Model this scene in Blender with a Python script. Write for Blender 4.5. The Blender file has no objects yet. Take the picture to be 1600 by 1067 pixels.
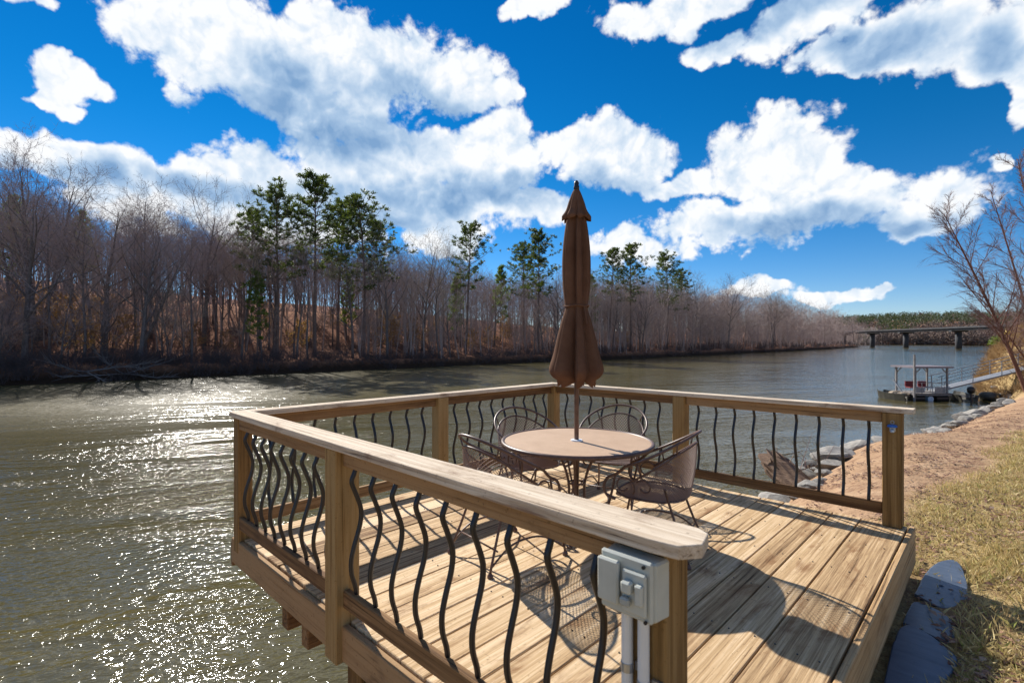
import bpy, bmesh, math, random
from mathutils import Vector, Matrix, Euler, noise

sc = bpy.context.scene
COL = sc.collection
R_ = math.radians
# ------------------------------------------------------------------ camera
CAM = Vector((4.287, -5.211, 1.4986)); YAW = 2.3394; PITCH = 0.0011
cd = bpy.data.cameras.new('camera'); cam = bpy.data.objects.new('camera', cd); COL.objects.link(cam)
FW = Vector((math.cos(YAW)*math.cos(PITCH), math.sin(YAW)*math.cos(PITCH), math.sin(PITCH)))
RT = Vector((math.sin(YAW), -math.cos(YAW), 0)); UP = RT.cross(FW)
cam.location = CAM
cam.rotation_euler = FW.to_track_quat('-Z', 'Y').to_euler()
cd.sensor_width = 36.0; cd.lens = 36.0*790.6/1600
cd.clip_start = 0.05; cd.clip_end = 6000
cd.dof.use_dof = True; cd.dof.focus_distance = 8.0; cd.dof.aperture_fstop = 4.5
sc.camera = cam
sc.render.resolution_x, sc.render.resolution_y = 1024, 682
sc.render.engine = 'CYCLES'
sc.cycles.use_denoising = True
sc.cycles.max_bounces = 6; sc.cycles.diffuse_bounces = 2; sc.cycles.glossy_bounces = 3
sc.cycles.transparent_max_bounces = 8; sc.cycles.transmission_bounces = 2
sc.cycles.sample_clamp_direct = 90; sc.cycles.sample_clamp_indirect = 6
sc.view_settings.view_transform = 'Standard'; sc.view_settings.look = 'None'
sc.view_settings.gamma = 1.0; sc.view_settings.use_curve_mapping = False
sc.view_settings.exposure = 0.55

# ------------------------------------------------------------------ sun and sky
SUN_EL = R_(35.8)
sh = Vector((-0.973, 0.231)).normalized()
SUND = Vector((sh.x*math.cos(SUN_EL), sh.y*math.cos(SUN_EL), math.sin(SUN_EL)))
ld = bpy.data.lights.new('sun', 'SUN'); ld.energy = 4.9; ld.angle = R_(0.53); ld.color = (1.0, 0.945, 0.86)
sun = bpy.data.objects.new('sun', ld); COL.objects.link(sun)
sun.rotation_euler = (-SUND).to_track_quat('-Z', 'Y').to_euler()

def pix_ang(u, v):
    d = (FW + RT*((u-800)/790.6) + UP*((533.5-v)/790.6)).normalized()
    return math.atan2(-d.dot(RT), Vector((d.x, d.y)).dot(Vector((FW.x, FW.y)).normalized())), math.asin(d.z)

world = bpy.data.worlds.new('World'); sc.world = world; world.use_nodes = True
nt = world.node_tree; nt.nodes.clear()
def N(t, **k):
    n = nt.nodes.new(t)
    for a, b in k.items(): setattr(n, a, b)
    return n
def L(a, b): nt.links.new(a, b)
def M(op, a, b=None, c=None, clamp=False):
    n = nt.nodes.new('ShaderNodeMath'); n.operation = op; n.use_clamp = clamp
    for i, x in enumerate((a, b, c)):
        if x is None: continue
        if isinstance(x, (int, float)): n.inputs[i].default_value = x
        else: nt.links.new(x, n.inputs[i])
    return n.outputs[0]
def SS(x, lo, hi, o0=0.0, o1=1.0):
    n = nt.nodes.new('ShaderNodeMapRange'); n.interpolation_type = 'SMOOTHSTEP'
    nt.links.new(x, n.inputs[0])
    for i, v in enumerate((lo, hi, o0, o1)): n.inputs[i+1].default_value = v
    return n.outputs[0]
def VM(op, a, b=None, c=None):
    n = nt.nodes.new('ShaderNodeVectorMath'); n.operation = op
    for i, x in enumerate((a, b, c)):
        if x is None: continue
        if isinstance(x, (tuple, list, Vector)): n.inputs[i].default_value = tuple(x)
        else: nt.links.new(x, n.inputs[i])
    return n
def NOISE(vec, scale, detail=6, rough=0.55, dist=0.0):
    n = nt.nodes.new('ShaderNodeTexNoise'); nt.links.new(vec, n.inputs['Vector'])
    n.inputs['Scale'].default_value = scale; n.inputs['Detail'].default_value = detail
    n.inputs['Roughness'].default_value = rough; n.inputs['Distortion'].default_value = dist
    return n.outputs[0]
def MIX(fac, a, b, mode='MIX'):
    n = nt.nodes.new('ShaderNodeMix'); n.data_type = 'RGBA'; n.blend_type = mode
    if isinstance(fac, (int, float)): n.inputs[0].default_value = fac
    else: nt.links.new(fac, n.inputs[0])
    for i, x in ((6, a), (7, b)):
        if isinstance(x, (tuple, list)): n.inputs[i].default_value = tuple(x) + ((1,) if len(x) == 3 else ())
        else: nt.links.new(x, n.inputs[i])
    return n.outputs[2]
def ramp(fac, stops, interp='LINEAR'):
    n = nt.nodes.new('ShaderNodeValToRGB'); n.color_ramp.interpolation = interp
    while len(n.color_ramp.elements) < len(stops): n.color_ramp.elements.new(0.5)
    for e, (p, c) in zip(n.color_ramp.elements, stops):
        e.position = p; e.color = tuple(c) + (1,)
    nt.links.new(fac, n.inputs[0])
    return n.outputs[0]

sky = N('ShaderNodeTexSky'); sky.sky_type = 'NISHITA'; sky.sun_disc = False
sky.sun_elevation = SUN_EL; sky.sun_rotation = math.atan2(sh.x, sh.y)
sky.air_density = 0.9; sky.dust_density = 0.0; sky.ozone_density = 2.0; sky.altitude = 200
hs = N('ShaderNodeHueSaturation'); hs.inputs['Saturation'].default_value = 1.42; hs.inputs['Value'].default_value = 0.95
L(sky.outputs[0], hs.inputs['Color'])
tc = N('ShaderNodeTexCoord'); D = tc.outputs['Generated']
fwh = Vector((FW.x, FW.y, 0)).normalized()
az = M('ARCTAN2', VM('DOT_PRODUCT', D, -RT).outputs['Value'], VM('DOT_PRODUCT', D, fwh).outputs['Value'])
sx = N('ShaderNodeSeparateXYZ'); L(D, sx.inputs[0])
el = M('ARCSINE', sx.outputs[2])
skycol = MIX(1.0, hs.outputs[0], MIX(SS(el, 0.0, 0.42), (0.78, 0.84, 1.08), (0.16, 0.86, 0.98)), 'MULTIPLY')
# soft warp so that blob outlines are never plain ellipses
cx = N('ShaderNodeCombineXYZ'); L(az, cx.inputs[0]); L(el, cx.inputs[1])
wn = N('ShaderNodeTexNoise'); L(D, wn.inputs['Vector']); wn.inputs['Scale'].default_value = 8; wn.inputs['Detail'].default_value = 5
wv = VM('MULTIPLY_ADD', VM('SUBTRACT', wn.outputs['Color'], (0.5, 0.5, 0.5)).outputs[0], (0.17, 0.13, 0), cx.outputs[0]).outputs[0]
CLOUDS = [(300,60,105,90),(410,95,140,85),(570,90,145,85),(690,120,95,55),(470,165,140,42),(785,142,22,14),
          (105,128,58,30),(80,160,34,18),(110,268,190,46),(390,268,110,46),(250,305,220,55),(560,240,110,60),(720,245,160,60),
          (930,245,105,52),(620,310,230,65),(780,320,120,35),(420,345,250,45),(1060,290,60,28),
          (1200,262,110,72),(1290,310,190,50),(1430,335,110,38),(1130,345,110,36),(1000,385,80,30),
          (1060,15,140,36),(1130,72,52,26),(1260,40,130,45),(1430,55,150,62),(1570,60,90,75),(1300,100,70,26),(1590,150,40,55),
          (840,8,48,17),(1550,265,24,17),(60,5,48,16),(1180,446,70,16),(1310,462,80,16),(1385,450,25,9),(680,360,90,30)]
def blobs(lst, k=0.18):
    acc = None
    for (u, v, rx, ry) in lst:
        a0, e0 = pix_ang(u, v)
        ra = abs(pix_ang(u+rx, v)[0]-pix_ang(u-rx, v)[0])/2; re = abs(pix_ang(u, v-ry)[1]-pix_ang(u, v+ry)[1])/2
        ln = VM('LENGTH', VM('MULTIPLY_ADD', wv, (1/ra, 1/re, 0), (-a0/ra, -e0/re, 0)).outputs[0]).outputs['Value']
        if acc is None: acc = ln
        else:
            n = nt.nodes.new('ShaderNodeMath'); n.operation = 'SMOOTH_MIN'; n.inputs[2].default_value = k
            L(acc, n.inputs[0]); L(ln, n.inputs[1]); acc = n.outputs[0]
    return acc
dist = blobs(CLOUDS)
f1 = NOISE(D, 9.0, 7, 0.60, 0.25)
f2 = NOISE(D, 30.0, 5, 0.62, 0.2)
def PUFF(vec, scale, detail=3):
    n = nt.nodes.new('ShaderNodeTexVoronoi'); n.feature = 'F1'; n.normalize = True; L(vec, n.inputs['Vector'])
    n.inputs['Scale'].default_value = scale; n.inputs['Detail'].default_value = detail; n.inputs['Roughness'].default_value = 0.55; n.inputs['Lacunarity'].default_value = 2.1
    return n.outputs['Distance']
pw = VM('MULTIPLY_ADD', VM('SUBTRACT', wn.outputs['Color'], (0.5, 0.5, 0.5)).outputs[0], (0.10, 0.10, 0.10), D).outputs[0]
pf = PUFF(pw, 15.0)
fb = M('ADD', M('ADD', M('MULTIPLY', M('SUBTRACT', f1, 0.5), 2.3), M('MULTIPLY', M('SUBTRACT', f2, 0.5), 0.7)), M('MULTIPLY', M('SUBTRACT', pf, 0.36), 2.1))
dens = M('SUBTRACT', M('SUBTRACT', 0.97, dist), M('MULTIPLY', fb, 0.72))
# the same broken cumulus goes on all around the place
out = M('MAXIMUM', SS(M('ABSOLUTE', az), 0.85, 1.15), SS(el, 0.62, 0.8))
elm = SS(el, 0.02, 0.2)
dens_o = M('MULTIPLY', M('MULTIPLY', M('SUBTRACT', M('ADD', NOISE(D, 3.2, 5, 0.58), M('MULTIPLY', M('SUBTRACT', f1, 0.5), 0.25)), 0.54), 3.2), elm)
dens = M('ADD', M('MULTIPLY', dens, M('SUBTRACT', 1.0, out)), M('MULTIPLY', dens_o, out))
mask = SS(dens, -0.06, 0.26)
GREY = [(480,195,190,55),(640,150,120,30),(700,300,220,34),(330,300,150,30),(930,290,80,26),(430,120,70,40),(1200,30,160,34),(1380,75,120,34),
        (1250,345,170,26),(1400,345,90,20),(560,330,160,30),(120,290,120,26),(1560,70,50,50)]
gd = blobs(GREY)
g1 = SS(M('ADD', gd, M('MULTIPLY', fb, 0.45)), 0.25, 1.35, 1.0, 0.0)
off = VM('ADD', D, tuple(SUND*0.035)).outputs[0]
pfb = PUFF(VM('ADD', pw, tuple((SUND+Vector((0,0,0.8))).normalized()*0.022)).outputs[0], 15.0, 2)
relief = M('ADD', M('MULTIPLY', M('SUBTRACT', pfb, pf), 1.5), M('MULTIPLY', M('SUBTRACT', 0.40, pf), 0.55))
lit = M('ADD', M('SUBTRACT', M('SUBTRACT', 0.88, M('MULTIPLY', g1, 0.70)), M('MULTIPLY', M('SUBTRACT', f2, 0.5), 0.55)), relief, clamp=True)
ccol = ramp(lit, [(0.0, (1.9, 3.3, 5.4)), (0.4, (3.6, 5.0, 6.8)), (0.75, (6.3, 7.2, 8.2)), (1.0, (8.7, 8.8, 8.9))])
final = MIX(M('MULTIPLY', mask, 0.97), skycol, ccol)
bg = N('ShaderNodeBackground'); bg.inputs[1].default_value = 0.080; L(final, bg.inputs[0])
wo = N('ShaderNodeOutputWorld'); L(bg.outputs[0], wo.inputs[0])
world.cycles.sampling_method = 'MANUAL'; world.cycles.sample_map_resolution = 512

# ------------------------------------------------------------------ mesh helpers
ORG = {}
class MB:
    def __init__(s): s.v = []; s.f = []
    def add(s, vs, fs):
        o = len(s.v); s.v += [tuple(q) for q in vs]; s.f += [tuple(i+o for i in q) for q in fs]; return s
    def box(s, x0, x1, y0, y1, z0, z1):
        return s.add([(x0,y0,z0),(x1,y0,z0),(x1,y1,z0),(x0,y1,z0),(x0,y0,z1),(x1,y0,z1),(x1,y1,z1),(x0,y1,z1)],
                     [(0,3,2,1),(4,5,6,7),(0,1,5,4),(1,2,6,5),(2,3,7,6),(3,0,4,7)])
    def cbox(s, x0, x1, y0, y1, z0, z1, b=0.006):      # chamfered box: 24 verts
        vs = []; 
        for X, sx_ in ((x0,1),(x1,-1)):
            for Y, sy in ((y0,1),(y1,-1)):
                for Z, sz in ((z0,1),(z1,-1)):
                    vs += [(X, Y+sy*b, Z+sz*b), (X+sx_*b, Y, Z+sz*b), (X+sx_*b, Y+sy*b, Z)]
        bm = bmesh.new()
        for q in vs: bm.verts.new(q)
        r = bmesh.ops.convex_hull(bm, input=bm.verts)
        bm.verts.index_update()
        s.add([q.co[:] for q in bm.verts], [[q.index for q in f.verts] for f in bm.faces]); bm.free()
        return s
    def prism(s, poly, z0, z1):                         # polygon in xy extruded in z
        n = len(poly); vs = [(x,y,z0) for x,y in poly]+[(x,y,z1) for x,y in poly]
        return s.add(vs, [tuple(range(n-1,-1,-1)), tuple(range(n,2*n))]+[(i,(i+1)%n,(i+1)%n+n,i+n) for i in range(n)])
    def tube(s, pts, rad, n=6, caps=True, closed=False):
        pts = [Vector(p) for p in pts]; m = len(pts)
        if not isinstance(rad, (list, tuple)): rad = [rad]*m
        t0 = (pts[1]-pts[0]).normalized()
        a = Vector((0,0,1)) if abs(t0.z) < 0.9 else Vector((1,0,0))
        nrm = t0.cross(a).normalized(); vs = []
        cs = [(math.cos(2*math.pi*k/n), math.sin(2*math.pi*k/n)) for k in range(n)]
        for i, p in enumerate(pts):
            if closed: t = (pts[(i+1)%m]-pts[i-1])
            else: t = (pts[min(i+1,m-1)]-pts[max(i-1,0)])
            t = t.normalized() if t.length > 1e-9 else t0
            nrm = (nrm - t*nrm.dot(t)); nrm = nrm.normalized() if nrm.length > 1e-6 else t.orthogonal().normalized()
            b = t.cross(nrm)
            for c, q in cs: vs.append(p+(nrm*c+b*q)*rad[i])
        fs = []
        for i in range(m if closed else m-1):
            j = (i+1) % m
            for k in range(n): fs.append((i*n+k, i*n+(k+1)%n, j*n+(k+1)%n, j*n+k))
        if caps and not closed: fs += [tuple(range(n-1,-1,-1)), tuple(range((m-1)*n, m*n))]
        return s.add(vs, fs)
    def cone3(s, p0, p1, r):                            # a bare twig
        p0 = Vector(p0); p1 = Vector(p1); t = (p1-p0); a = t.orthogonal().normalized(); b = t.normalized().cross(a)
        s.add([p0+a*r, p0+(-0.5*a+0.866*b)*r, p0+(-0.5*a-0.866*b)*r, p1], [(0,1,3),(1,2,3),(2,0,3)])
    def lathe(s, prof, n=24, c=(0,0)):
        vs = []; m = len(prof)
        for r, z in prof:
            for k in range(n): vs.append((c[0]+r*math.cos(2*math.pi*k/n), c[1]+r*math.sin(2*math.pi*k/n), z))
        fs = [(i*n+k, i*n+(k+1)%n, (i+1)*n+(k+1)%n, (i+1)*n+k) for i in range(m-1) for k in range(n)]
        fs += [tuple(range(n-1,-1,-1)), tuple(range((m-1)*n, m*n))]
        return s.add(vs, fs)
    def mesh(s, name, origin=(0,0,0), smooth=False):
        me = bpy.data.meshes.new(name); ox, oy, oz = origin
        me.from_pydata([(x-ox, y-oy, z-oz) for x, y, z in s.v], [], s.f)
        if smooth: me.polygons.foreach_set('use_smooth', [True]*len(me.polygons))
        me.update(); return me
    def build(s, name, mat, parent=None, smooth=False, local=False):
        org = (0,0,0) if (parent is None or local) else ORG.get(parent.name, (0,0,0))
        o = bpy.data.objects.new(name, s.mesh(name, org, smooth)); COL.objects.link(o)
        o.data.materials.append(mat)
        if parent is not None: o.parent = parent; ORG[o.name] = org
        return o
def tag(o, label=None, cat=None, group=None, kind=None):
    for k, v in (('label',label),('category',cat),('group',group),('kind',kind)):
        if v: o[k] = v
    return o
def thing(name, label, cat, loc=(0,0,0), group=None, rz=0):
    o = bpy.data.objects.new(name, None); COL.objects.link(o); o.location = loc; o.rotation_euler = (0,0,rz)
    o.empty_display_size = 0.2; ORG[o.name] = tuple(loc); return tag(o, label, cat, group)
def inst(src, parent=None, loc=None):
    c = src.copy(); COL.objects.link(c)
    if parent is not None: c.parent = parent
    if loc is not None: c.location = loc
    return c
def catmull(pts, n=6):
    P = [Vector(p) for p in pts]; out_ = []
    for i in range(len(P)-1):
        a, b, c, d = P[max(i-1,0)], P[i], P[i+1], P[min(i+2,len(P)-1)]
        for k in range(n):
            t = k/n; out_.append(0.5*((2*b)+(c-a)*t+(2*a-5*b+4*c-d)*t*t+(3*b-a-3*c+d)*t**3))
    out_.append(P[-1]); return out_
def sstep(a, b, x):
    t = max(0.0, min(1.0, (x-a)/(b-a))); return t*t*(3-2*t)
def interp(tab, x):
    if x <= tab[0][0]: return tab[0][1]
    for (x0,y0),(x1,y1) in zip(tab, tab[1:]):
        if x <= x1: t = (x-x0)/(x1-x0); return y0+(y1-y0)*t
    return tab[-1][1]
def ray_x(u, v, x):                                    # where the line of sight to a photo point meets the plane x = const
    d = FW + RT*((u-800)/790.6) + UP*((533.5-v)/790.6); t = (x-CAM.x)/d.x; return CAM + d*t

def cpt(u, v, dep): return CAM + (FW + RT*((u-800)/790.6) + UP*((534.4-v)/790.6))*dep

# ------------------------------------------------------------------ materials
def newmat(name):
    global nt
    m = bpy.data.materials.new(name); m.use_nodes = True; nt = m.node_tree
    b = nt.nodes['Principled BSDF']; return m, b
def bump(b, h, strength, distance=0.01):
    n = nt.nodes.new('ShaderNodeBump'); n.inputs['Strength'].default_value = strength; n.inputs['Distance'].default_value = distance
    L(h, n.inputs['Height']); L(n.outputs[0], b.inputs['Normal'])
def objco(scale=(1,1,1), rnd=0.0):
    t = nt.nodes.new('ShaderNodeTexCoord')
    v = VM('MULTIPLY', t.outputs['Object'], scale).outputs[0]
    if rnd:
        oi = nt.nodes.new('ShaderNodeObjectInfo'); c = nt.nodes.new('ShaderNodeCombineXYZ')
        for i in range(3): L(M('MULTIPLY', oi.outputs['Random'], rnd*(1+0.7*i)), c.inputs[i])
        v = VM('ADD', v, c.outputs[0]).outputs[0]
    return v
def simple(name, col, rough=0.6, metal=0.0, var=0.25, scale=12, spec=None):
    m, b = newmat(name); v = objco()
    n = NOISE(v, scale, 5, 0.6)
    c0 = tuple(x*(1-var) for x in col); c1 = tuple(min(1,x*(1+var)) for x in col)
    L(ramp(n, [(0.3,c0),(0.7,c1)]), b.inputs['Base Color'])
    b.inputs['Roughness'].default_value = rough; b.inputs['Metallic'].default_value = metal
    if spec is not None: b.inputs['Specular IOR Level'].default_value = spec
    return m
def wood(name, axis, dark, mid, light, stain=(0.10,0.05,0.02), stain_amt=0.6, spec=0.25, tone=0.30):
    m, b = newmat(name)
    s_long, s_x = 0.8, 46.0
    sc_ = [s_x]*3; sc_[axis] = s_long
    v = objco(tuple(sc_), 37.0)
    sc2 = [4.2]*3; sc2[axis] = 1.5
    v2 = objco(tuple(sc2), 37.0)
    # long grain bent round knots
    kn = nt.nodes.new('ShaderNodeTexVoronoi'); kn.feature = 'F1'; L(v2, kn.inputs['Vector']); kn.inputs['Scale'].default_value = 0.9
    kd = SS(kn.outputs['Distance'], 0.0, 0.22, 1.0, 0.0)
    bend = VM('MULTIPLY_ADD', VM('SUBTRACT', kn.outputs['Color'], (0.5,0.5,0.5)).outputs[0], (0.5,0.5,0.5), v).outputs[0]
    g = NOISE(v, 1.0, 8, 0.66, 0.5)
    g2 = NOISE(v, 4.5, 5, 0.7, 0.2)
    big = NOISE(v2, 1.4, 6, 0.62, 0.6)
    oi = nt.nodes.new('ShaderNodeObjectInfo')
    fac = M('ADD', M('ADD', M('MULTIPLY', g, 0.75), M('MULTIPLY', g2, 0.35)), M('MULTIPLY', M('SUBTRACT', oi.outputs['Random'], 0.5), tone))
    col = ramp(fac, [(0.36,dark),(0.53,mid),(0.70,light)])
    spk = NOISE(objco((1,1,1), 37.0), 45, 4, 0.7)
    col = MIX(SS(spk, 0.60, 0.70, 0.0, 0.55), col, tuple(x*0.7 for x in dark))
    st = M('MULTIPLY', SS(M('ADD', big, M('MULTIPLY', M('SUBTRACT', g2, 0.5), 0.5)), 0.53, 0.72), stain_amt)
    col = MIX(st, col, stain)
    cr = M('MULTIPLY', SS(g, 0.40, 0.33), 0.7)          # checks along the grain
    col = MIX(cr, col, tuple(x*0.25 for x in dark))
    ring = nt.nodes.new('ShaderNodeMath'); ring.operation = 'SINE'; L(M('MULTIPLY', kn.outputs['Distance'], 70.0), ring.inputs[0])
    col = MIX(M('MULTIPLY', kd, M('ADD', 0.35, M('MULTIPLY', ring.outputs[0], 0.3))), col, tuple(x*0.45 for x in mid))
    L(col, b.inputs['Base Color']); b.inputs['Roughness'].default_value = 0.85; b.inputs['Specular IOR Level'].default_value = spec
    bump(b, M('ADD', g, M('MULTIPLY', g2, 0.6)), 0.55, 0.006)
    return m
DECKW = wood('weathered deck boards', 1, (0.15,0.078,0.034), (0.53,0.355,0.185), (0.79,0.60,0.385), (0.21,0.095,0.035), 0.85, tone=0.24)
RAIL_X = wood('railing wood along x', 0, (0.11,0.055,0.023), (0.26,0.145,0.062), (0.38,0.235,0.115), (0.08,0.04,0.022), 0.55)
RAIL_Y = wood('railing wood along y', 1, (0.11,0.055,0.023), (0.26,0.145,0.062), (0.38,0.235,0.115), (0.08,0.04,0.022), 0.55)
POSTW = wood('treated post wood', 2, (0.13,0.068,0.022), (0.29,0.168,0.058), (0.40,0.26,0.11), (0.14,0.075,0.028), 0.4)
CAP_X = wood('bleached cap wood along x', 0, (0.17,0.105,0.065), (0.50,0.385,0.27), (0.74,0.63,0.49), (0.22,0.125,0.075), 0.85)
CAP_Y = wood('bleached cap wood along y', 1, (0.17,0.105,0.065), (0.50,0.385,0.27), (0.74,0.63,0.49), (0.22,0.125,0.075), 0.85)
FASC = wood('fascia wood', 1, (0.26,0.15,0.07), (0.46,0.29,0.14), (0.60,0.42,0.24), (0.16,0.08,0.03), 0.6)
IRON = simple('black powder coated steel', (0.012,0.012,0.016), 0.35, 0.0, 0.3)
BRONZE = simple('brown painted iron', (0.115,0.062,0.045), 0.42, 0.0, 0.35, 30)
STEEL = simple('galvanised steel', (0.45,0.47,0.5), 0.4, 0.8)
PVC = simple('grey pvc', (0.50,0.51,0.45), 0.45, 0.0, 0.08)
PVCW = simple('white conduit', (0.72,0.72,0.70), 0.4, 0.0, 0.06)
PVCD = simple('grey pvc shade', (0.36,0.37,0.33), 0.5, 0.0, 0.08)
def mesh_metal():
    m, b = newmat('brown expanded metal'); b.inputs['Base Color'].default_value = (0.30,0.20,0.155,1); b.inputs['Roughness'].default_value = 0.55
    return m
EXPM = mesh_metal()
def tabletop_mat():
    m, b = newmat('tan stamped table top'); v = objco()
    n = NOISE(v, 5, 6, 0.65); c = ramp(n, [(0.3,(0.45,0.295,0.18)),(0.7,(0.58,0.40,0.26))])
    vo = nt.nodes.new('ShaderNodeTexVoronoi'); L(v, vo.inputs['Vector']); vo.inputs['Scale'].default_value = 130
    L(MIX(SS(vo.outputs['Distance'], 0.1, 0.45, 0.0, 0.35), c, (0.37,0.235,0.145)), b.inputs['Base Color'])
    b.inputs['Roughness'].default_value = 0.6; bump(b, vo.outputs['Distance'], 0.3, 0.002); return m
TTOP = tabletop_mat()
def canvas():
    m, b = newmat('brown canvas'); v = objco()
    n = NOISE(v, 6, 6, 0.6); c = ramp(n, [(0.3,(0.145,0.074,0.046)),(0.72,(0.215,0.115,0.073))])
    w = NOISE(objco((400,400,400)), 1, 2)
    L(c, b.inputs['Base Color']); b.inputs['Roughness'].default_value = 0.9; b.inputs['Specular IOR Level'].default_value = 0.1
    bump(b, w, 0.25, 0.001)
    tr = nt.nodes.new('ShaderNodeBsdfTranslucent'); L(MIX(1.0, c, (1.3,0.9,0.6), 'MULTIPLY'), tr.inputs[0])
    mx = nt.nodes.new('ShaderNodeMixShader'); mx.inputs[0].default_value = 0.22
    L(b.outputs[0], mx.inputs[1]); L(tr.outputs[0], mx.inputs[2]); L(mx.outputs[0], nt.nodes['Material Output'].inputs[0]); return m
CANVAS = canvas()

def water_mat():
    m, b = newmat('muddy river water'); t = nt.nodes.new('ShaderNodeTexCoord'); P = t.outputs['Object']
    # long slicks and ruffled patches drifting down the river
    rot = nt.nodes.new('ShaderNodeVectorRotate'); rot.rotation_type = 'Z_AXIS'; rot.inputs['Angle'].default_value = R_(28); L(P, rot.inputs['Vector'])
    st = VM('MULTIPLY', rot.outputs[0], (0.34,0.06,1)).outputs[0]
    patch = NOISE(st, 1.0, 5, 0.55, 0.8)
    patch2 = NOISE(VM('MULTIPLY', rot.outputs[0], (1.2,0.22,1)).outputs[0], 1.0, 4, 0.55, 0.5)
    pm = M('ADD', M('MULTIPLY', patch, 0.65), M('MULTIPLY', patch2, 0.35))
    amp = SS(pm, 0.40, 0.60, 0.34, 1.05)
    col = ramp(patch, [(0.3,(0.082,0.070,0.026)),(0.7,(0.115,0.094,0.035))])
    sp = nt.nodes.new('ShaderNodeSeparateXYZ'); L(P, sp.inputs[0])
    farw = M('MULTIPLY', SS(M('MULTIPLY', sp.outputs[0], -1.0), 8.0, 40.0), SS(sp.outputs[1], 30.0, 110.0, 1.0, 0.35))
    calm = SS(sp.outputs[1], 0.0, 45.0, 1.0, 0.38)
    L(M('ADD', 0.035, M('MULTIPLY', farw, 0.20)), b.inputs['Roughness'])
    L(col, b.inputs['Base Color']); b.inputs['IOR'].default_value = 1.45
    w1 = NOISE(VM('MULTIPLY', rot.outputs[0], (1.9,1.15,1)).outputs[0], 1.0, 3, 0.5, 0.3)
    w2 = NOISE(VM('MULTIPLY', rot.outputs[0], (9.0,5.5,1)).outputs[0], 1.0, 2, 0.45, 0.2)
    w3 = NOISE(P, 30, 2, 0.5)
    h = M('ADD', M('ADD', M('MULTIPLY', w1, 0.085), M('MULTIPLY', w2, M('SUBTRACT', 0.080, M('MULTIPLY', farw, 0.065)))), M('MULTIPLY', w3, M('SUBTRACT', 0.005, M('MULTIPLY', farw, 0.005))))
    bump(b, M('MULTIPLY', h, M('MULTIPLY', amp, calm)), 1.0, 1.0)
    return m
WATER = water_mat()

def near_ground():
    m, b = newmat('bank soil and dormant turf'); t = nt.nodes.new('ShaderNodeTexCoord'); P = t.outputs['Object']
    big = NOISE(P, 0.55, 5, 0.6); mid = NOISE(P, 3.0, 6, 0.65); fine = NOISE(P, 22, 6, 0.7); fine2 = NOISE(P, 60, 4, 0.7)
    soil = ramp(mid, [(0.25,(0.27,0.165,0.10)),(0.5,(0.41,0.265,0.16)),(0.75,(0.52,0.36,0.23))])
    soil = MIX(SS(fine, 0.55, 0.75, 0.0, 0.5), soil, (0.24,0.125,0.06))
    turf = ramp(fine, [(0.3,(0.25,0.16,0.075)),(0.5,(0.44,0.32,0.15)),(0.7,(0.56,0.44,0.22))])
    turf = MIX(SS(fine2, 0.5, 0.7, 0.0, 0.45), turf, (0.15,0.075,0.04))
    s = nt.nodes.new('ShaderNodeSeparateXYZ'); L(P, s.inputs[0])
    # turf up the bank, bare washed soil near the water
    edge = M('ADD', M('SUBTRACT', s.outputs[0], M('MULTIPLY', s.outputs[1], 0.125)), M('MULTIPLY', M('SUBTRACT', big, 0.5), 1.3))
    tf = M('MAXIMUM', SS(edge, 3.0, 3.6), SS(s.outputs[1], 39.0, 43.0))
    c = MIX(tf, soil, turf)
    lf = SS(NOISE(P, 1.6, 5, 0.7), 0.48, 0.60, 0.0, 0.75)
    c = MIX(M('MULTIPLY', lf, SS(fine, 0.42, 0.58)), c, (0.15,0.07,0.045))
    wet = SS(s.outputs[2], -2.42, -2.15)
    c = MIX(wet, (0.12,0.07,0.035), c)
    L(c, b.inputs['Base Color']); b.inputs['Roughness'].default_value = 0.95; b.inputs['Specular IOR Level'].default_value = 0.1
    bump(b, M('ADD', mid, M('MULTIPLY', fine, 0.45)), 0.9, 0.07); return m
NEARG = near_ground()
def far_ground():
    m, b = newmat('leaf littered hillside'); t = nt.nodes.new('ShaderNodeTexCoord'); P = t.outputs['Object']
    a = NOISE(P, 0.12, 6, 0.62); f = NOISE(P, 1.4, 8, 0.72)
    c = ramp(M('ADD', M('MULTIPLY', a, 0.4), M('MULTIPLY', f, 0.65)), [(0.32,(0.10,0.055,0.042)),(0.48,(0.26,0.125,0.08)),(0.62,(0.42,0.215,0.125)),(0.74,(0.48,0.32,0.20))])
    s = nt.nodes.new('ShaderNodeSeparateXYZ'); L(P, s.inputs[0])
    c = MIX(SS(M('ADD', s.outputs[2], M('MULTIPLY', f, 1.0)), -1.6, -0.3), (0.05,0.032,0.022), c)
    L(c, b.inputs['Base Color']); b.inputs['Roughness'].default_value = 1.0; b.inputs['Specular IOR Level'].default_value = 0.05
    bump(b, f, 0.8, 0.5); return m
FARG = far_ground()
def bark(name, c0, c1, scale=3.0):
    m, b = newmat(name); v = objco((4,4,1), 11.0)
    n = NOISE(v, scale, 6, 0.7); L(ramp(n, [(0.3,c0),(0.7,c1)]), b.inputs['Base Color'])
    b.inputs['Roughness'].default_value = 0.9; b.inputs['Specular IOR Level'].default_value = 0.15; return m
BARK = bark('grey brown bark', (0.09,0.075,0.07), (0.24,0.20,0.185))
PBARK = bark('pine bark', (0.10,0.07,0.06), (0.25,0.18,0.15))
BIRCH = bark('reddish birch bark', (0.10,0.045,0.032), (0.24,0.125,0.09))
def twigm(name, cols):
    m, b = newmat(name); oi = nt.nodes.new('ShaderNodeObjectInfo')
    L(ramp(oi.outputs['Random'], cols), b.inputs['Base Color'])
    b.inputs['Roughness'].default_value = 0.9; b.inputs['Specular IOR Level'].default_value = 0.1; return m
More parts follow.
